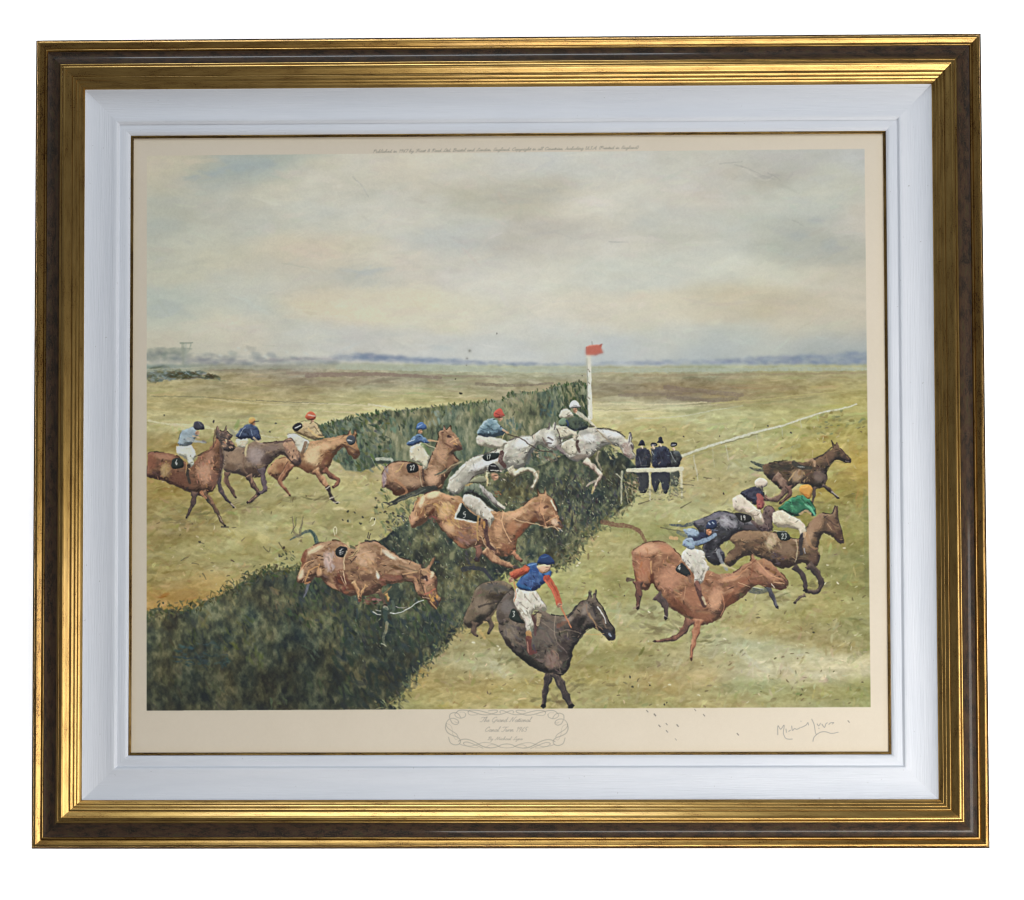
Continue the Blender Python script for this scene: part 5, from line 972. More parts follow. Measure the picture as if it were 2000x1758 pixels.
fill(fr(f, 480, 482, 530, 438, 592, 512, 572, 542, 500, 514), (38, 42, 46)); digits(f, '4', 500, 456, 38)
st(f, (810,350, 840,430, 880,490), 34, 22, (150, 154, 160), .8); st(f, (830,450, 950,490), 20, 10, (206, 190, 140), .8); st(f, (640,320, 780,400), 36, 24, (62, 62, 72), .6, .5)
fg(f, (525,370, 570,320, 640,330, 702,350, 712,420, 744,482, 704,512, 684,592, 630,602, 620,532, 570,462, 528,412), (214, 207, 194), [(230, 225, 214), (222, 215, 202)], [(172, 164, 150), (188, 178, 162)], 60, 6, 2, 1.0)
fg(f, (575,232, 660,196, 722,210, 744,252, 692,292, 620,304), (34, 42, 76), [(52, 62, 100), (44, 54, 92)], [(24, 28, 54)], 24, 5, 1.8, .2)
fg(f, (540,178, 600,168, 662,190, 652,232, 592,240, 560,214), (142, 168, 196), [(176, 196, 214), (160, 184, 208)], [(96, 118, 150), (112, 134, 164)], 18, 5, 1.8, .3); fg(f, (555,250, 600,245, 626,292, 612,334, 552,314, 528,296), (146, 172, 200), [(180, 200, 218), (164, 188, 210)], [(104, 126, 156)], 16, 5, 1.8, .5)
st(f, (640,285, 720,258, 790,218), 40, 28, (148, 172, 198)); st(f, (640,300, 720,275), 10, 8, (90, 110, 144), .7)
face(fr(f, 738, 196)[0], 8, (216, 142, 102)); fill(fr(f, 716, 158, 738, 110, 790, 104, 804, 150, 772, 176, 732, 176), (36, 50, 92)); st(f, (735,130, 745,140), 12, 10, (196, 214, 232)); st(f, (765,122, 780,132), 12, 10, (196, 214, 232)); st(f, (760,180, 805,184), 8, 7, (96, 110, 140)); st(f, (500,200, 560,230), 30, 20, (60, 80, 110), .5, .5); st(f, (440,240, 490,245), 30, 24, (216, 172, 116), .9)
st(f, (645,600, 670,690, 702,772), 44, 30, (76, 46, 46)); st(f, (690,710, 712,760), 22, 14, (214, 192, 150)); st(f, (580,540, 600,590), 26, 18, (130, 92, 76), .8); st(f, (560,620, 540,730), 5, 4, (222, 170, 130), .7); st(f, (722,480, 690,570), 18, 14, (222, 212, 196)); st(f, (640,590, 670,640), 30, 24, (150, 96, 80))

# ---- dark bay in front, jockey in blue and red
f = ZE
st(f, (970,575, 900,490, 800,478, 740,492), 22, 40, (42, 46, 58), .9, .4); st(f, (900,480, 960,570), 16, 12, (52, 52, 66), .8)
mk_ = fg(f, (740,882, 790,762, 830,652, 880,602, 960,580, 1060,580, 1122,622, 1134,702, 1042,742, 1002,802, 930,882, 850,932, 790,952, 750,912), (100, 84, 66), [(126, 108, 86), (116, 98, 76), (138, 112, 84)], [(70, 58, 50), (58, 52, 52), (82, 66, 54)], 110, 7, 2.4, -.7)
patch(mk_, f, (980, 630, 120, 36, 0.1, 88, 84, 80), (880, 770, 70, 80, -0.5, 122, 102, 82), (850, 885, 70, 34, -0.6, 60, 51, 46), (1000, 700, 90, 30, -0.1, 72, 62, 54), (800, 860, 40, 50, -0.4, 104, 86, 66))
scatter(fr(f, 930,600, 1100,600, 1120,680, 960,690), 26, [(86, 82, 78), (72, 70, 72), (104, 96, 86)], 8, 2.6, .1, .65, 7); st(f, (860,780, 1000,740, 1040,720), 14, 10, (52, 44, 42), .7); st(f, (930,880, 1000,800, 1040,750), 26, 14, (150, 124, 86), .5, .5); st(f, (900,900, 1010,905), 16, 10, (190, 156, 100), .8)
leg(f, (830,900, 820,980, 850,1010), 60, 18, (92, 72, 58), (62, 52, 48)); st(f, (860,960, 910,1030), 26, 20, (196, 164, 96), .8, .4)
leg(f, (1400,1250, 1402,1340, 1380,1440, 1365,1564), 84, 38, (62, 52, 52), (40, 38, 42), (106, 86, 74)); leg(f, (1450,1280, 1500,1380, 1545,1480, 1585,1564), 84, 44, (64, 54, 54), (42, 40, 44), (128, 104, 86))
mk_ = fg(f, (1020,962, 1032,862, 1100,800, 1150,780, 1220,862, 1290,852, 1350,800, 1430,842, 1520,852, 1580,832, 1622,782, 1662,742, 1712,722, 1724,654, 1746,712, 1776,648, 1782,722, 1832,792, 1872,882, 1922,952, 1922,1022, 1882,1042, 1842,1002, 1792,962, 1742,942, 1692,972, 1652,1032, 1602,1102, 1582,1182, 1562,1272, 1502,1312, 1430,1292, 1370,1292, 1280,1252, 1200,1192, 1130,1132, 1072,1062), (88, 74, 68), DARK_L, DARK_D, 330, 7, 2.3, .5, (46, 40, 42))
patch(mk_, f, (1110, 980, 60, 90, 0.3, 122, 106, 86), (1400, 980, 80, 110, 0.2, 102, 88, 78), (1430, 1190, 60, 80, 0.2, 126, 94, 82), (1250, 1205, 140, 38, 0.5, 48, 43, 46), (1100, 1060, 60, 30, 0.7, 58, 50, 50), (1620, 920, 46, 90, 0.5, 58, 51, 54), (1560, 880, 50, 22, -0.3, 124, 104, 90), (1740, 850, 40, 60, -0.2, 98, 84, 76), (1520, 1120, 50, 90, 0.2, 70, 58, 58), (1300, 1020, 60, 80, 0.3, 92, 80, 72), (1690, 800, 30, 60, 0.4, 120, 104, 92), (1660, 900, 26, 60, 0.5, 44, 40, 44))
mk_ = fg(f, (1010,760, 1120,650, 1190,740, 1180,840, 1110,880, 1050,930, 1000,880), (94, 80, 72), [(112, 98, 88), (104, 90, 82)], [(76, 66, 60)], 30, 5, 1.8, -.5)
patch(mk_, f, (1090, 780, 60, 60, 0.4, 104, 96, 94), (1040, 860, 40, 30, 0.4, 84, 72, 64))
leg(f, (930,870, 960,930, 935,990), 60, 20, (84, 68, 56), (60, 50, 46))
scatter(fr(f, 1050,880, 1200,900, 1240,1100, 1120,1080), 36, [(116, 98, 80), (104, 90, 80), (92, 82, 84)], 8, 2.4, 1.0, .65, 7); scatter(fr(f, 1330,900, 1500,900, 1540,1100, 1400,1150), 36, [(98, 88, 78), (112, 98, 84), (84, 78, 76)], 8, 2.4, .8, .6, 7); scatter(fr(f, 1380,1140, 1500,1140, 1500,1290, 1390,1280), 26, [(122, 92, 80), (104, 78, 72), (142, 112, 92)], 6, 2, 1.1, .7, 8)
st(f, (1790,782, 1830,840, 1856,910), 12, 8, (226, 224, 218), .95); st(f, (1720,830, 1760,900, 1790,960), 12, 10, (176, 140, 92), .8); st(f, (1700,760, 1720,850, 1830,960), 8, 7, (150, 112, 84), .8); st(f, (1760,780, 1770,850), 16, 12, (50, 44, 48), .8); st(f, (1850,980, 1910,1010), 56, 44, (48, 48, 58), .9); st(f, (1880,995, 1895,1005), 18, 14, (166, 180, 200), .8); st(f, (1830,880, 1860,950), 16, 12, (120, 96, 80), .8); st(f, (1620,780, 1590,830, 1560,860), 22, 16, (40, 38, 42), .8); st(f, (1740,700, 1735,660), 14, 8, (46, 42, 46)); st(f, (1600,820, 1680,780, 1720,760), 12, 10, (140, 116, 96), .6, .5); st(f, (1690,990, 1760,1000, 1840,990), 7, 6, (196, 160, 96), .9, .1)
st(f, (1350,900, 1420,950, 1470,980, 1560,960, 1660,990), 6, 6, (150, 128, 108), .7); st(f, (1460,850, 1450,960, 1470,1050), 7, 6, (170, 150, 130), .7); st(f, (1470,1060, 1550,1140), 6, 5, (150, 130, 120), .6); st(f, (1480,930, 1540,900), 34, 24, (126, 78, 62), .7, .4)
fill(fr(f, 1100, 862, 1112, 818, 1142, 800, 1192, 880, 1214, 912, 1130, 892), (34, 44, 42)); digits(f, '3', 1126, 820, 40)
fg(f, (1150,640, 1230,650, 1300,650, 1350,720, 1392,790, 1352,822, 1300,802, 1280,852, 1292,932, 1270,982, 1235,972, 1220,902, 1180,832, 1138,752), (216, 209, 192), [(232, 227, 214), (224, 217, 202)], [(176, 166, 146), (190, 180, 158)], 80, 7, 2.2, 1.0)
for p in ((1190,760, 1240,800), (1220,700, 1270,750), (1180,790, 1230,850), (1280,680, 1330,740), (1200,830, 1250,850)):
    st(f, p, 8, 6, (146, 132, 112), .7)
fg(f, (1240,450, 1310,440, 1350,512, 1422,500, 1416,562, 1362,602, 1312,642, 1240,654, 1158,622, 1190,552, 1252,502), (40, 74, 144), [(58, 104, 172), (50, 92, 162), (72, 116, 178)], [(28, 50, 110), (32, 58, 122)], 60, 6, 2.2, .8)
st(f, (1250,460, 1320,442), 8, 6, (150, 186, 220), .8); st(f, (1170,610, 1260,640), 30, 20, (44, 110, 166), .6)
fg(f, (1100,522, 1150,490, 1230,458, 1258,480, 1246,512, 1180,546, 1120,562), (204, 82, 52), [(224, 110, 74), (214, 94, 60)], [(156, 54, 40)], 24, 5, 1.8, -.4); face(fr(f, 1112, 572)[0], 7)
st(f, (1395,560, 1440,630, 1472,700, 1488,762), 62, 44, (202, 74, 50)); st(f, (1380,575, 1430,650, 1465,730), 14, 10, (228, 118, 84), .7); st(f, (1430,590, 1480,690), 12, 10, (146, 48, 38), .6); face(fr(f, 1492, 772)[0], 6.5)
st(f, (1500,780, 1540,860, 1582,940), 13, 11, (196, 122, 82), 1, .1); st(f, (1135,590, 1150,660, 1140,740), 9, 7, (190, 120, 84), .9, .1)
fill(fr(f, 1318, 462, 1380, 448, 1424, 458, 1410, 500, 1362, 518, 1324, 492), (220, 172, 138)); st(f, (1385,468, 1405,470), 7, 6, (110, 70, 56), .9); st(f, (1335,495, 1360,512), 10, 8, (176, 122, 94), .8); st(f, (1395,490, 1375,500), 5, 5, (150, 90, 76), .8)
fill(fr(f, 1318, 438, 1338, 386, 1390, 368, 1432, 398, 1454, 440, 1400, 448, 1340, 446), (28, 54, 110)); st(f, (1350,398, 1400,385), 14, 10, (58, 96, 150), .8); st(f, (1330,440, 1450,444), 8, 8, (22, 36, 80))
st(f, (1248,985, 1255,1020), 44, 40, (196, 140, 78)); st(f, (1250,1030, 1255,1090, 1262,1140, 1300,1130), 46, 30, (104, 50, 48)); st(f, (1285,850, 1305,930, 1300,1000), 26, 18, (96, 60, 60), .8); st(f, (1335,840, 1320,920), 40, 24, (196, 172, 130), .8, .4); st(f, (1300,820, 1350,830), 14, 10, (60, 48, 48), .8); st(f, (1240,1060, 1250,1140), 7, 6, (214, 168, 140), .7); st(f, (1290,1080, 1300,1130), 12, 8, (60, 52, 80), .7)

# ---- flying turf
for x, y, r in ((917, 685, 2.2), (913, 700, 1.7), (911, 713, 1.8), (890, 740, 1.6), (899.5, 768.5, 3), (970, 652, 1.6), (1137, 734, 1.2), (417, 823, 2.6), (538, 828, 2.2), (527, 843, 2), (680, 999, 3), (679, 1018, 2.6), (693, 1002, 2), (735, 991, 3.2), (735, 973, 2), (731, 1014, 2.4), (669, 1016, 2), (708, 1010, 2.4), (704, 1022, 3), (752, 1000, 3.4), (757, 1020, 4), (760, 985, 3), (768, 1002, 3), (320, 812, 1.6), (390, 1058, 2.4), (1414, 964, 2.4), (1500, 832, 2), (1335, 852, 1.8), (1545, 845, 2), (1405, 852, 1.4), (555, 1070, 3), (1462, 1152, 1.8), (1250, 1165, 2), (1220, 1163, 2), (1590, 1235, 2.2), (1456, 1172, 1.8), (1298, 1377, 2), (1303, 1373, 1.8), (1230, 1322, 2.4), (1235, 1342, 2.6), (1270, 1338, 2)):
    d_ = T([(x, y)])[0]
    dab(d_[0], d_[1], r * 1.25, r * 0.8, RNG.normal(0.6, 0.8), vary((62, 58, 46), 8), 0.85, None, 0.1)
scatter([(545, 1080), (575, 1078), (570, 1100), (552, 1102)], 18, [(78, 84, 56), (56, 62, 44)], 4, 2, .8, .8, 7, clip=False)
scatter([(1270, 850), (1180, 1085), (1120, 1075), (1130, 1095)], 4, [(206, 206, 170)], 3, 1.2, .2, .8, 6, clip=False)
for x, y in ((1132, 1100), (1128, 1105), (975, 1268), (972, 1262), (925, 1255), (1415, 1248), (1482, 1256), (1268, 1195), (1616, 1104), (1650, 1070), (1612, 1140), (1636, 1139), (1326, 1018), (1364, 1358), (1308, 1338)):
    d_ = T([(x, y)])[0]
    dab(d_[0], d_[1], 4, 1.8, RNG.normal(0, 0.6), (216, 212, 178), 0.85)
# -- trim to the printed area, divide the scene lamps' light out of the ink, then the margins and the lettering
inside = poly_mask(T(PIC))
mk_full = np.zeros((CH, CW), np.float32)
mk_full[inside[1]:inside[1] + inside[2].shape[0], inside[0]:inside[0] + inside[2].shape[1]] = inside[2]


def to_lin(c):
    return np.where(c <= 0.04045, c / 12.92, ((np.maximum(c, 0) + 0.055) / 1.055) ** 2.4)


def to_srgb(c):
    return np.where(c <= 0.0031308, c * 12.92, 1.055 * np.maximum(c, 1e-6) ** (1 / 2.4) - 0.055)


def drag(c, amp, cell, seed):
    """wet paint dragged a little by the brush: every edge loses its straightness"""
    dx, dy = value_noise(cell, cell, 2, seed) * 2 * amp, value_noise(cell, cell, 2, seed + 1) * 2 * amp
    X, Y = np.clip(gx - 0.5 + dx, 0, CW - 1.01), np.clip(gy - 0.5 + dy, 0, CH - 1.01)
    x0, y0 = X.astype(int), Y.astype(int)
    fx, fy = (X - x0)[..., None], (Y - y0)[..., None]
    return (c[y0, x0] * (1 - fx) + c[y0, x0 + 1] * fx) * (1 - fy) + (c[y0 + 1, x0] * (1 - fx) + c[y0 + 1, x0 + 1] * fx) * fy


CAN = drag(CAN, 1.3, 10, 301).astype(np.float32)
CAN = drag(CAN, 0.7, 5, 311).astype(np.float32)
_soft = np.stack([box(box(CAN[..., k], 5), 5) for k in range(3)], -1)
_fine = np.stack([box(CAN[..., k], 1) for k in range(3)], -1)
_k = np.clip((YP - 660) / 60, 0.12, 1)[..., None]
CAN = CAN + ((CAN - _soft) * 0.40 + (CAN - _fine) * 0.55) * _k            # the block-maker's contrast, little of it in the sky
CAN += (CAN.mean(-1, keepdims=True) - CAN) * 0.15                     # colours muted: faded ink, plus the veil over the glass put into them
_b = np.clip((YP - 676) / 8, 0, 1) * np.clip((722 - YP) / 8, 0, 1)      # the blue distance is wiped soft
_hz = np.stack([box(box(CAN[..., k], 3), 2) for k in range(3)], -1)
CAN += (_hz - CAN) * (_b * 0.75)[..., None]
CAN = CAN * 0.945 + np.array([0.040, 0.040, 0.032], np.float32)        # blacks lifted: old ink, plus haze over the glass mixed into the colour
CAN += (value_noise(2.2, 2.2, 2, 44) * 0.030)[..., None] + (value_noise(5, 4, 2, 45) * 0.018)[..., None]
nx_, ny_ = (XP - 1000) / 800.0, (YP - 880) / 650.0
basis = np.stack([np.ones_like(nx_), nx_, ny_, nx_ * nx_, nx_ * ny_, ny_ * ny_], -1)
LIGHT = basis @ np.array([[0.77941, 0.79982, 0.80181], [0.18127, 0.17972, 0.17286], [0.09027, 0.08519, 0.07775], [0.00589, 0.00444, 0.00232], [0.07381, 0.07460, 0.07413], [0.00712, 0.00896, 0.00930]], np.float32)          # scene lamps' light on the sheet, divided out of the ink; one column per channel
CAN = to_srgb(np.clip(to_lin(np.clip(CAN, 0, 1)) / np.maximum(LIGHT, 0.05), 0.0, 0.9)).astype(np.float32)
paper = PAPER[None, None, :] / 255.0 + (value_noise(70, 60, 3, 71) * 0.018 + value_noise(4, 4, 2, 72) * 0.012)[..., None] * np.array([1, 1.05, 1.2], np.float32)
edge_tone = np.clip(1 - np.minimum(np.minimum(gx, CW - gx), np.minimum(gy, CH - gy)) / 26.0, 0, 1) ** 2
paper = paper - edge_tone[..., None] * np.array([0.006, 0.022, 0.055], np.float32)     # old mount burn along the slip
CAN = CAN * mk_full[..., None] + paper * (1 - mk_full[..., None])

INK = (150, 143, 130)
ZK, ZS = (860, 1375, 0.13), (1230, 1370, 0.225)
ORN = [((415,120, 440,97, 500,92, 580,100, 680,125, 790,155, 880,160, 960,140, 1030,110, 1080,100, 1104,118, 1090,138), 11),
       ((418,118, 425,150, 470,168, 560,160), 8), ((240,130, 280,98, 360,92, 470,115, 600,155, 700,165, 770,150, 846,125, 856,98, 800,92, 720,105), 12),
       ((140,212, 148,155, 210,130, 270,150, 310,208), 12), ((382,150, 370,190, 310,214, 244,196, 218,156, 240,128), 10), ((382,150, 350,124, 290,125), 6),
       ((150,232, 180,288, 236,310, 276,282, 256,240, 190,216, 125,235, 86,300, 112,360, 180,410, 240,450, 266,490), 11), ((275,270, 240,280, 215,262), 7),
       ((90,290, 78,360, 110,430, 190,475, 262,502, 302,550, 284,600, 222,615, 152,582, 124,500), 13), ((108,298, 158,326, 180,390, 186,450, 226,530, 268,520), 6),
       ((275,560, 320,536, 390,530, 470,550, 570,600, 660,648, 760,660, 860,642, 920,612, 998,600), 12), ((285,598, 340,620, 450,635, 540,612, 640,580, 740,585, 830,612, 900,648, 998,660), 8),
       ((350,600, 352,580, 400,572, 460,588, 540,622, 640,664), 11), ((350,600, 400,632, 500,655, 570,655), 7), ((560,610, 660,640, 740,655), 6), ((700,640, 760,612, 850,622, 900,650), 7)]
for p, w_ in ORN:
    a_ = np.asarray(p, float).reshape(-1, 2)
    line(fr(ZK, *a_.ravel()), w_ * 0.125, w_ * 0.10, INK, 0.66)
    b2_ = a_.copy()
    b2_[:, 0] = 1998 - b2_[:, 0]
    b2_[:, 1] += np.clip((b2_[:, 0] - 998) / 900, 0, 1) * 10
    line(fr(ZK, *b2_.ravel()), w_ * 0.125, w_ * 0.10, INK, 0.66)

GL = {'a': (.45, [(.35,.38,.2,.42,.05,.25,.1,.03,.25,.05,.36,.35,.33,.08,.42,.02,.5,.12)]), 'b': (.4, [(.02,.1,.2,.9,.1,.95,.06,.1,.2,.0,.32,.2,.22,.4,.1,.3)]), 'c': (.36, [(.32,.33,.2,.42,.05,.22,.15,0,.38,.1)]),
      'd': (.47, [(.35,.38,.2,.42,.05,.25,.1,.03,.25,.05,.38,.95,.34,.08,.5,.1)]), 'e': (.34, [(.05,.18,.28,.28,.2,.42,.06,.25,.12,0,.36,.1)]), 'f': (.3, [(0,.1,.25,.9,.2,.98,.1,.3,.05,-.4,.15,-.2,.3,.1)]),
      'g': (.45, [(.35,.38,.2,.42,.05,.25,.1,.03,.25,.05,.36,.38,.28,-.35,.12,-.4,.2,-.1,.48,.12)]), 'h': (.42, [(.02,.05,.22,.92,.14,.95,.06,0,.2,.4,.3,.35,.28,.05,.42,.1)]), 'i': (.22, [(.02,.1,.12,.4,.1,.05,.25,.1), (.15,.6,.17,.64)]),
      'l': (.24, [(0,.1,.2,.9,.12,.95,.08,.1,.24,.08)]), 'm': (.55, [(0,.2,.1,.4,.07,0,.2,.4,.26,.35,.22,0,.36,.4,.43,.35,.4,.05,.55,.1)]), 'n': (.4, [(0,.2,.1,.4,.07,0,.2,.4,.29,.35,.26,.05,.42,.1)]),
      'o': (.36, [(.2,.42,.05,.22,.15,0,.3,.18,.2,.42,.4,.35)]), 'p': (.4, [(.05,.3,.12,.42,.02,-.4,.1,.3,.25,.42,.3,.2,.15,.02,.4,.1)]), 'r': (.33, [(0,.15,.12,.42,.26,.36,.22,.06,.36,.1)]), 's': (.3, [(0,.05,.2,.42,.25,.12,.1,0,.34,.1)]),
      't': (.24, [(0,.1,.18,.7,.1,.08,.26,.1), (.02,.45,.28,.47)]), 'u': (.42, [(0,.25,.1,.4,.06,.08,.18,.02,.34,.4,.3,.06,.44,.1)]), 'y': (.4, [(0,.3,.08,.4,.08,.1,.18,.05,.33,.4,.2,-.4,.06,-.35,.42,.1)]),
      'T': (.6, [(.02,.8,.2,.95,.45,.9,.78,.98), (.5,.92,.4,.3,.22,.0,.02,.08)]), 'G': (.68, [(.62,.8,.45,.98,.15,.7,.1,.2,.35,0,.58,.3,.6,.48,.5,-.15,.3,-.2)]), 'N': (.8, [(0,.05,.12,.1,.32,.95,.47,.05,.67,.9,.85,.98)]),
      'C': (.58, [(.55,.75,.45,.98,.15,.65,.1,.2,.3,0,.58,.25)]), 'B': (.58, [(.22,.95,.1,0), (.05,.8,.4,.98,.5,.7,.22,.52,.5,.35,.4,.05,.05,.05)]), 'M': (.88, [(0,.05,.15,.1,.37,.95,.44,.1,.72,.95,.74,.1,.88,.08)]),
      'L': (.58, [(.42,.8,.52,.95,.37,.9,.2,.1,.05,.05,.2,.1,.58,.05)]), 'P': (.55, [(.22,.95,.1,0), (.05,.8,.4,.98,.5,.7,.2,.5)]), 'F': (.55, [(.05,.85,.3,.92,.7,.97), (.4,.92,.25,.1,.05,.05), (.2,.5,.5,.52)]), 'R': (.58, [(.22,.95,.1,0), (.05,.8,.4,.98,.5,.7,.22,.52,.55,.02)]),
      'E': (.5, [(.5,.85,.3,.98,.2,.7,.32,.55,.1,.35,.2,0,.5,.15)]), 'I': (.4, [(.35,.95,.25,.2,.05,.05)]), 'U': (.6, [(.05,.8,.15,.95,.1,.2,.3,0,.55,.95,.5,.05,.6,.1)]), 'S': (.45, [(.45,.85,.3,.98,.2,.7,.38,.35,.2,0,.02,.1)]), 'A': (.6, [(0,.02,.15,.1,.5,.98,.48,0,.6,.08), (.2,.4,.5,.42)]),
      '1': (.35, [(.1,.7,.28,.9,.2,0)]), '9': (.42, [(.38,.7,.2,.9,.1,.6,.3,.5,.38,.85,.22,0)]), '6': (.42, [(.38,.9,.12,.4,.18,0,.34,.25,.14,.4)]), '5': (.42, [(.42,.9,.22,.9,.15,.5,.32,.5,.3,.05,.07,.05)]), '7': (.42, [(.08,.88,.42,.9,.15,0)]),
      ' ': (.32, []), '.': (.16, [(.05,.02,.07,.05)]), ',': (.16, [(.07,.05,.03,-.12)]), '&': (.5, [(.45,.1,.15,.8,.3,.9,.35,.65,.08,.2,.25,.0,.45,.35)]), '(': (.2, [(.2,.95,.08,.5,.14,-.1)]), ')': (.2, [(.1,.95,.18,.4,.04,-.1)])}


def script(text, x0, y0, x1, y1, size, w_, col, a):
    """copperplate line from (x0, y0) to (x1, y1); size = capital height in picture pixels"""
    total = sum(GL[c_][0] for c_ in text)
    ux = (x1 - x0) / total
    cur = 0.0
    for c_ in text:
        adv, strokes = GL[c_]
        for s_ in strokes:
            q = np.asarray(s_, float).reshape(-1, 2)
            X = x0 + (cur + q[:, 0]) * ux + 0.42 * q[:, 1] * size
            Y = y0 + (y1 - y0) * (X - x0) / (x1 - x0) - q[:, 1] * size
            line(np.c_[X, Y], w_, w_ * 0.8, col, a, 3)
        cur += adv


script('The Grand National', 937, 1410, 1036, 1410, 9.5, 0.9, (138, 130, 120), 0.72)
script('Canal Turn 1965', 946, 1429, 1028, 1429, 9.5, 0.9, (138, 130, 120), 0.72)
script('By Michael Lyne', 952, 1445.5, 1020, 1445.5, 6.5, 0.85, (146, 138, 126), 0.75)
script('Published in 1967 by Frost & Reed Ltd. Bristol and London, England. Copyright in all Countries, Including U.S.A. (Printed in England)', 728, 298.5, 1246, 290.5, 6.0, 0.85, (130, 124, 112), 0.75)
for p in ((1285,290, 1286,212, 1310,242, 1340,206, 1334,275, 1352,318, 1380,328, 1412,327), (1356,240, 1360,270), (1380,260, 1396,250), (1406,214, 1412,252, 1430,236, 1446,242, 1462,238, 1482,226), (1490,226, 1530,206, 1546,184, 1552,206),
          (1580,155, 1600,200, 1610,262, 1618,286), (1590,346, 1602,308, 1650,270, 1700,264, 1750,278, 1810,268), (1626,195, 1640,212, 1656,190), (1668,198, 1690,226, 1702,196, 1716,185), (1728,200, 1744,186, 1770,184, 1758,196), (1640,232, 1643,236), (1485,172, 1487,174)):
    line(fr(ZS, *p), 1.15, 0.95, (128, 124, 122), 0.85)
for x, y, w_ in ((152, 85, 1.6), (218, 117, 2.4), (258, 213, 1.8), (320, 197, 1.3), (323, 260, 1.7), (415, 210, 2.0), (568, 75, 1.2), (645, 120, 1.6), (938, 285, 1.8), (400, 330, 0.9), (1900, 175, 1.4)):
    line(fr(ZS, x - 6, y - 7, x + 6, y + 7), w_, w_, (112, 104, 96), 0.85)
for x, y in ((1680, 1086), (268, 1252), (1300, 1430), (480, 1440)):
    line([(x, y), (x + 6, y - 1)], 1.0, 0.8, (226, 220, 206), 0.7)


def canvas_pixels():
    return np.clip(CAN, 0, 1)
# ------------------------------------------------------------------ helpers
def link(name, me, parent=None):
    o = bpy.data.objects.new(name, me)
    scene.collection.objects.link(o)
    if parent is not None:
        o.parent = parent
    return o


def mat_new(name):
    m = bpy.data.materials.new(name)
    m.use_nodes = True
    nt = m.node_tree
    return m, nt, nt.nodes, nt.links, nt.nodes['Principled BSDF']


def node(nt, kind, **kw):
    n = nt.nodes.new(kind)
    for k, v in kw.items():
        if k.startswith('i_'):
            n.inputs[k[2:].replace('_', ' ')].default_value = v
        else:
            setattr(n, k, v)
    return n


def ramp(nt, fac, stops):
    r = nt.nodes.new('ShaderNodeValToRGB')
    el = r.color_ramp.elements
    el[0].position, el[0].color = stops[0][0], (*stops[0][1], 1)
    el[1].position, el[1].color = stops[-1][0], (*stops[-1][1], 1)
    for p, c in stops[1:-1]:
        e = el.new(p)
        e.color = (*c, 1)
    nt.links.new(fac, r.inputs[0])
    return r.outputs[0]


def uv_noise(nt, sx, sy, detail=4.0, rough=0.6, off=0.0):
    tc = nt.nodes.new('ShaderNodeTexCoord')
    oi = nt.nodes.new('ShaderNodeObjectInfo')
    mp = nt.nodes.new('ShaderNodeMapping')
    mp.inputs['Scale'].default_value = (sx, sy, 1)
    nt.links.new(tc.outputs['UV'], mp.inputs[0])
    cb = nt.nodes.new('ShaderNodeCombineXYZ')
    ml = nt.nodes.new('ShaderNodeMath')
    ml.operation = 'MULTIPLY_ADD'
    ml.inputs[1].default_value = 57.0
    ml.inputs[2].default_value = off
    nt.links.new(oi.outputs['Random'], ml.inputs[0])
    nt.links.new(ml.outputs[0], cb.inputs[2])
    nt.links.new(cb.outputs[0], mp.inputs['Location'])
    n = nt.nodes.new('ShaderNodeTexNoise')
    n.inputs['Scale'].default_value = 1.0
    n.inputs['Detail'].default_value = detail
    n.inputs['Roughness'].default_value = rough
    nt.links.new(mp.outputs[0], n.inputs['Vector'])
    return n.outputs['Fac']


def mixrgb(nt, fac, a, b):
    m = nt.nodes.new('ShaderNodeMix')
    m.data_type = 'RGBA'
    for s, v in ((m.inputs[0], fac), (m.inputs[6], a), (m.inputs[7], b)):
        if hasattr(v, 'links'):
            nt.links.new(v, s)
        elif isinstance(v, (int, float)):
            s.default_value = v
        else:
            s.default_value = (*v, 1)
    return m.outputs[2]


def math2(nt, op, a, b):
    m = nt.nodes.new('ShaderNodeMath')
    m.operation = op
    for s, v in ((m.inputs[0], a), (m.inputs[1], b)):
        if hasattr(v, 'links'):
            nt.links.new(v, s)
        else:
            s.default_value = v
    return m.outputs[0]


def bump(nt, height, strength, dist, bsdf):
    b = nt.nodes.new('ShaderNodeBump')
    b.inputs['Strength'].default_value = strength
    b.inputs['Distance'].default_value = dist
    nt.links.new(height, b.inputs['Height'])
    nt.links.new(b.outputs[0], bsdf.inputs['Normal'])


# ------------------------------------------------------------------ materials
def gold_material(name, base, worn, brown, brown_at):
    m, nt, nd, lk, b = mat_new(name)
    big = uv_noise(nt, 30, 170, 6, 0.66, 0)
    fine = uv_noise(nt, 900, 1500, 3, 0.6, 5)
    streak = uv_noise(nt, 14, 1600, 3, 0.55, 9)
    c = mixrgb(nt, ramp(nt, big, [(0.30, (0, 0, 0)), (0.72, (1, 1, 1))]), base, worn)
    s = math2(nt, 'ADD', math2(nt, 'MULTIPLY', fine, 0.85), math2(nt, 'MULTIPLY', big, 0.50))
    c = mixrgb(nt, ramp(nt, s, [(brown_at, (0, 0, 0)), (brown_at + 0.12, (1, 1, 1))]), c, brown)
    lk.new(c, b.inputs['Base Color'])
    b.inputs['Metallic'].default_value = 1.0
    r = nt.nodes.new('ShaderNodeMapRange')
    r.inputs[3].default_value, r.inputs[4].default_value = 0.20, 0.42
    lk.new(fine, r.inputs[0])
    lk.new(r.outputs[0], b.inputs['Roughness'])
    hh = math2(nt, 'ADD', math2(nt, 'MULTIPLY', streak, 0.7), math2(nt, 'MULTIPLY', fine, 0.3))
    bump(nt, hh, 0.16, 0.0003, b)
    b.inputs['Coat Weight'].default_value = 0.35
    b.inputs['Coat Roughness'].default_value = 0.14
    return m


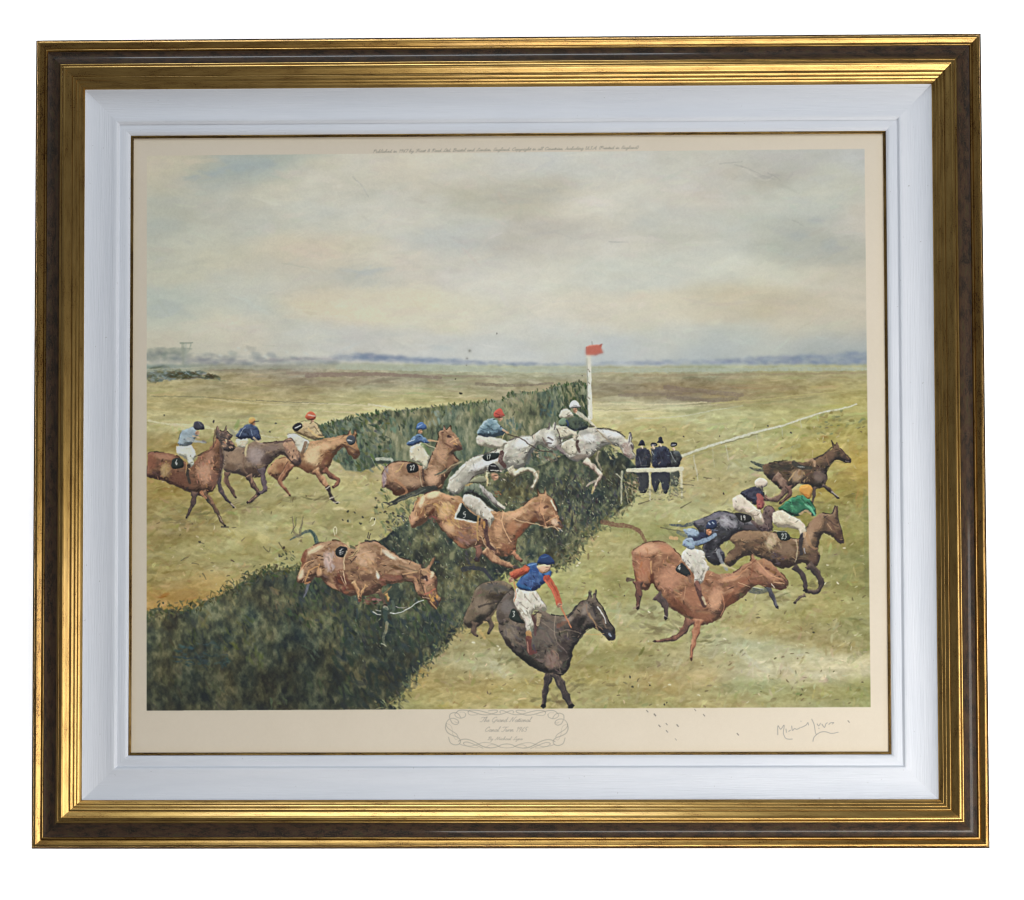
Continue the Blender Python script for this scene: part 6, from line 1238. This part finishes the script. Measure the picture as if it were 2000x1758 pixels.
M_GOLD = gold_material('antique_gold', (0.47, 0.285, 0.080), (0.33, 0.185, 0.046), (0.085, 0.036, 0.010), 0.70)
M_GILT = gold_material('bright_gilt', (0.51, 0.325, 0.100), (0.37, 0.220, 0.060), (0.12, 0.054, 0.016), 0.735)
M_SLIP = gold_material('dull_gilt', (0.34, 0.22, 0.07), (0.26, 0.16, 0.045), (0.07, 0.035, 0.014), 0.66)

M_DARK, nt, nd, lk, b = mat_new('dark_tortoise_lacquer')
n1 = uv_noise(nt, 70, 150, 6, 0.7, 2)
n2 = uv_noise(nt, 700, 1100, 3, 0.6, 7)
c = ramp(nt, n1, [(0.32, (0.008, 0.005, 0.003)), (0.45, (0.020, 0.011, 0.006)), (0.54, (0.055, 0.025, 0.013)), (0.64, (0.048, 0.034, 0.012)), (0.74, (0.014, 0.010, 0.006))])
c = mixrgb(nt, ramp(nt, n2, [(0.48, (0, 0, 0)), (0.66, (0.7, 0.7, 0.7))]), c, (0.085, 0.055, 0.025))
lk.new(c, b.inputs['Base Color'])
b.inputs['Roughness'].default_value = 0.55
b.inputs['Specular IOR Level'].default_value = 0.25
b.inputs['Coat Weight'].default_value = 0.5
b.inputs['Coat Roughness'].default_value = 0.09
bump(nt, n2, 0.25, 0.0003, b)

M_SIDE, nt, nd, lk, b = mat_new('dark_edge_stain')
sn = uv_noise(nt, 60, 500, 4, 0.6, 6)
lk.new(ramp(nt, sn, [(0.35, (0.014, 0.008, 0.005)), (0.7, (0.045, 0.026, 0.012))]), b.inputs['Base Color'])
b.inputs['Roughness'].default_value = 0.95
b.inputs['Specular IOR Level'].default_value = 0.0

M_LINER, nt, nd, lk, b = mat_new('white_painted_wood')
g1 = uv_noise(nt, 26, 900, 5, 0.6, 1)
g2 = uv_noise(nt, 9, 90, 3, 0.5, 4)
spk = uv_noise(nt, 330, 330, 2, 0.5, 8)
c = ramp(nt, g2, [(0.3, (0.680, 0.705, 0.755)), (0.7, (0.735, 0.755, 0.800))])
c = mixrgb(nt, ramp(nt, spk, [(0.755, (0, 0, 0)), (0.78, (0.6, 0.6, 0.6))]), c, (0.30, 0.29, 0.28))
lk.new(c, b.inputs['Base Color'])
b.inputs['Roughness'].default_value = 0.48
b.inputs['Specular IOR Level'].default_value = 0.35
bump(nt, g1, 0.55, 0.0008, b)

M_WALL, nt, nd, lk, b = mat_new('white_wall_paint')
tc = node(nt, 'ShaderNodeTexCoord')
nz = node(nt, 'ShaderNodeTexNoise', i_Scale=160.0, i_Detail=4.0)
lk.new(tc.outputs['Object'], nz.inputs['Vector'])
b.inputs['Base Color'].default_value = (0.93, 0.93, 0.93, 1)
b.inputs['Roughness'].default_value = 0.9
b.inputs['Specular IOR Level'].default_value = 0.1
bump(nt, nz.outputs['Fac'], 0.05, 0.001, b)

M_GLASS = bpy.data.materials.new('picture_glass')
M_GLASS.use_nodes = True
nt = M_GLASS.node_tree
nt.nodes.clear()
o_ = nt.nodes.new('ShaderNodeOutputMaterial')
mx = nt.nodes.new('ShaderNodeMixShader')
tr = nt.nodes.new('ShaderNodeBsdfTransparent')
tr.inputs[0].default_value = (0.985, 0.992, 0.988, 1)
gl = nt.nodes.new('ShaderNodeBsdfGlossy')
gl.inputs['Roughness'].default_value = 0.03
fr = nt.nodes.new('ShaderNodeFresnel')
geo = nt.nodes.new('ShaderNodeNewGeometry')
ior = nt.nodes.new('ShaderNodeMapRange')          # same reflectance from either side of the thin pane
ior.inputs[3].default_value, ior.inputs[4].default_value = 1.45, 1.0 / 1.45
nt.links.new(geo.outputs['Backfacing'], ior.inputs[0])
nt.links.new(ior.outputs[0], fr.inputs['IOR'])
nt.links.new(fr.outputs[0], mx.inputs[0])
nt.links.new(tr.outputs[0], mx.inputs[1])
nt.links.new(gl.outputs[0], mx.inputs[2])
nt.links.new(mx.outputs[0], o_.inputs[0])

# ------------------------------------------------------------------ the wall
WS = 6.0
me = bpy.data.meshes.new('wall')
me.from_pydata([(-WS, 0, -WS), (WS, 0, -WS), (WS, 0, WS), (-WS, 0, WS)], [], [(0, 1, 2, 3)])
me.materials.append(M_WALL)
wall = link('wall', me)
wall.location = (0, -HW, ZC)
wall['kind'] = 'structure'

# ------------------------------------------------------------------ the framed picture
pic = bpy.data.objects.new('framed_picture', None)
scene.collection.objects.link(pic)
pic.location = loc(0, -H / 2, 0.0)
pic['label'] = 'framed steeplechase print in a gold and dark brown frame with a white liner'
pic['category'] = 'framed picture'

SIDES = {'top': ((-1, 1), (1, 1)), 'right': ((1, 1), (1, -1)), 'bottom': ((1, -1), (-1, -1)), 'left': ((-1, -1), (-1, 1))}


def smooth_profile(pts, n=3):
    """Catmull-Rom through the points; a point written (d, h, 1) is a hard corner."""
    out = []
    runs, cur = [], []
    for p in pts:
        cur.append((p[0], p[1]))
        if len(p) > 2 and len(cur) > 1:
            runs.append(cur)
            cur = [(p[0], p[1])]
    if len(cur) > 1:
        runs.append(cur)
    for r in runs:
        P = [r[0]] + r + [r[-1]]
        for i in range(1, len(P) - 2):
            for k in range(n):
                t = k / n
                q = []
                for a in (0, 1):
                    p0, p1, p2, p3 = (P[i + j][a] for j in (-1, 0, 1, 2))
                    q.append(0.5 * (2 * p1 + (p2 - p0) * t + (2 * p0 - 5 * p1 + 4 * p2 - p3) * t * t + (3 * p1 - p0 - 3 * p2 + p3) * t ** 3))
                out.append(tuple(q))
    out.append(runs[-1][-1])
    return out


def rail(name, side, pts, mat, parent, wob=0.00010, nseg=70, seed=0, n=3):
    """A moulding swept along one side of the frame, mitred at both ends. pts: (px from outer edge, mm high)."""
    rng = np.random.default_rng(seed)
    prof = smooth_profile(pts, n)
    (ax, ay), (bx, by) = SIDES[side]
    kn = 26
    wk = np.cumsum(rng.normal(0, 1, kn))
    wk = (wk - np.linspace(wk[0], wk[-1], kn))
    wk = wk / (np.abs(wk).max() + 1e-9) * wob
    sl = np.linspace(0, 1, nseg + 1)
    wv = np.interp(sl, np.linspace(0, 1, kn), wk)
    verts, faces, uvs = [], [], []
    arc = 0.0
    L = W if side in ('top', 'bottom') else H
    for i, (dpx, hmm) in enumerate(prof):
        d, h = dpx * PX, hmm * 0.001
        if i:
            arc += math.hypot((dpx - prof[i - 1][0]) * PX, (hmm - prof[i - 1][1]) * 0.001)
        x0, y0 = ax * (W / 2 - d), ay * (H / 2 - d)
        x1, y1 = bx * (W / 2 - d), by * (H / 2 - d)
        jit = np.zeros(nseg + 1)
        for j, s in enumerate(sl):
            v = loc(x0 + (x1 - x0) * s, y0 + (y1 - y0) * s, h + (wv[j] + jit[j]) * (1 if 0 < j < nseg else 0))
            verts.append(v - pic.location)
            uvs.append((d + (L - 2 * d) * s, arc))
    m = nseg + 1
    for i in range(len(prof) - 1):
        for j in range(nseg):
            faces.append((i * m + j, (i + 1) * m + j, (i + 1) * m + j + 1, i * m + j + 1))
    me = bpy.data.meshes.new(name)
    me.from_pydata([tuple(v) for v in verts], [], faces)
    ul = me.uv_layers.new(name='UVMap')
    vi = np.empty(len(me.loops), dtype=np.int32)
    me.loops.foreach_get('vertex_index', vi)
    ul.data.foreach_set('uv', np.array(uvs, dtype=np.float32)[vi].ravel())
    me.materials.append(mat)
    me.polygons.foreach_set('use_smooth', np.ones(len(me.polygons), dtype=bool))
    me.set_sharp_from_angle(angle=math.radians(42))
    me.update()
    return link(name, me, parent)


EDGE = [(14, -23.5, 1), (0, -23.5, 1), (0, 8.6), (0.7, 10.6), (2.2, 12.2), (4.0, 13.05)]
OUTER_BEAD = [(4.0, 13.05), (6.0, 13.5), (8.6, 13.6), (10.0, 13.2), (11.4, 12.5, 1), (16.4, 10.4, 1),
              (16.9, 10.0, 1), (17.6, 10.8), (18.8, 11.2), (20.8, 11.15), (22.0, 9.9, 1)]
HOLLOW = [(22.0, 9.9, 1), (25, 9.3), (29, 9.0), (34, 9.3), (38.6, 10.3, 1), (42, 11.2), (46.5, 12.5), (50.6, 14.2, 1)]
REEDING = [(50.6, 14.2, 1), (51.1, 15.2), (52.2, 15.65), (54.6, 15.6), (55.5, 14.9, 1), (56.2, 15.8), (57.6, 16.35), (60.4, 16.5), (62.2, 16.2), (63.4, 15.5, 1), (72.8, 12.2, 1),
           (73.3, 11.6, 1), (74.0, 12.0), (75.8, 11.8), (79.0, 10.4), (79.8, 9.8, 1), (81.0, 9.8), (84.2, 8.6), (84.8, 8.0, 1), (86.0, 8.1), (89.0, 6.8, 1), (92.0, 5.0, 1), (92.2, 2.0)]
LINER = [(91.0, 4.6, 1), (95, 3.3), (102, 1.6), (110, 0.3), (119, -0.55), (130, -0.95), (140, -0.85), (147, -0.45), (151.5, -0.5), (153.4, -1.1), (154.6, -2.2), (156.2, -2.9, 1), (158.5, -2.75, 1),
         (165, -2.6), (170.5, -2.7), (173.8, -3.3), (176.6, -4.4, 1), (176.9, -5.4)]
SLIP = [(176.4, -5.2, 1), (177.4, -4.5), (178.6, -4.4), (179.3, -5.0, 1), (181.2, -5.1), (181.8, -5.95)]

for k, side in enumerate(('top', 'right', 'bottom', 'left')):
    r = rail('frame_rail', side, OUTER_BEAD, M_GOLD, pic, seed=10 + k)
    rail('stained_edge', side, EDGE, M_SIDE, r, seed=10 + k)
    rail('dark_hollow', side, HOLLOW, M_DARK, r, seed=20 + k)
    rail('gilt_reeding', side, REEDING, M_GILT, r, seed=30 + k)
for k, side in enumerate(('top', 'right', 'bottom', 'left')):
    rail('liner_rail', side, LINER, M_LINER, pic, wob=0.00020, seed=40 + k)
for k, side in enumerate(('top', 'right', 'bottom', 'left')):
    rail('gilt_slip', side, SLIP, M_SLIP, pic, wob=0.00022, seed=50 + k)
# ------------------------------------------------------------------ the print and its glass
def sheet(name, x0, x1, u0, u1, h, mat, parent, thick=0.0, nx=1, ny=1):
    vs_, fs, uv = [], [], []
    for j in range(ny + 1):
        for i in range(nx + 1):
            a, c_ = i / nx, j / ny
            vs_.append(tuple(loc(x0 + (x1 - x0) * a, u0 + (u1 - u0) * c_, h) - pic.location))
            uv.append((a, c_))
    for j in range(ny):
        for i in range(nx):
            q = j * (nx + 1) + i
            fs.append((q, q + 1, q + nx + 2, q + nx + 1))
    if thick:
        n0 = len(vs_)
        for (x, u) in ((x0, u0), (x1, u0), (x1, u1), (x0, u1)):
            vs_.append(tuple(loc(x, u, h - thick) - pic.location))
            uv.append((0, 0))
        c4 = (0, nx, (nx + 1) * (ny + 1) - 1, ny * (nx + 1))
        fs.append((n0 + 3, n0 + 2, n0 + 1, n0))
        for i in range(4):
            fs.append((c4[i], n0 + i, n0 + (i + 1) % 4, c4[(i + 1) % 4]))
    me = bpy.data.meshes.new(name)
    me.from_pydata(vs_, [], fs)
    ul = me.uv_layers.new(name='UVMap')
    for l in me.loops:
        ul.data[l.index].uv = uv[l.vertex_index]
    me.materials.append(mat)
    return link(name, me, parent)


M_PRINT, nt, nd, lk, b = mat_new('printed_paper')
img = bpy.data.images.new('print_ink', CW, CH, alpha=False)
px4 = np.ones((CH, CW, 4), dtype=np.float32)
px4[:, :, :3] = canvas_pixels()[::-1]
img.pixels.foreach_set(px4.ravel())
img.update()
img.pack()
ti = nt.nodes.new('ShaderNodeTexImage')
ti.image = img
ti.interpolation = 'Cubic'
ti.extension = 'EXTEND'
lk.new(ti.outputs[0], b.inputs['Base Color'])
b.inputs['Roughness'].default_value = 0.7
b.inputs['Specular IOR Level'].default_value = 0.25
pn = uv_noise(nt, 420, 340, 3, 0.6, 3)
bump(nt, pn, 0.04, 0.0004, b)

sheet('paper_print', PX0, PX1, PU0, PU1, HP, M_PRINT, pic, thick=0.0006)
sheet('glass_pane', PX0, PX1, PU0, PU1, HP + 0.0011, M_GLASS, pic)
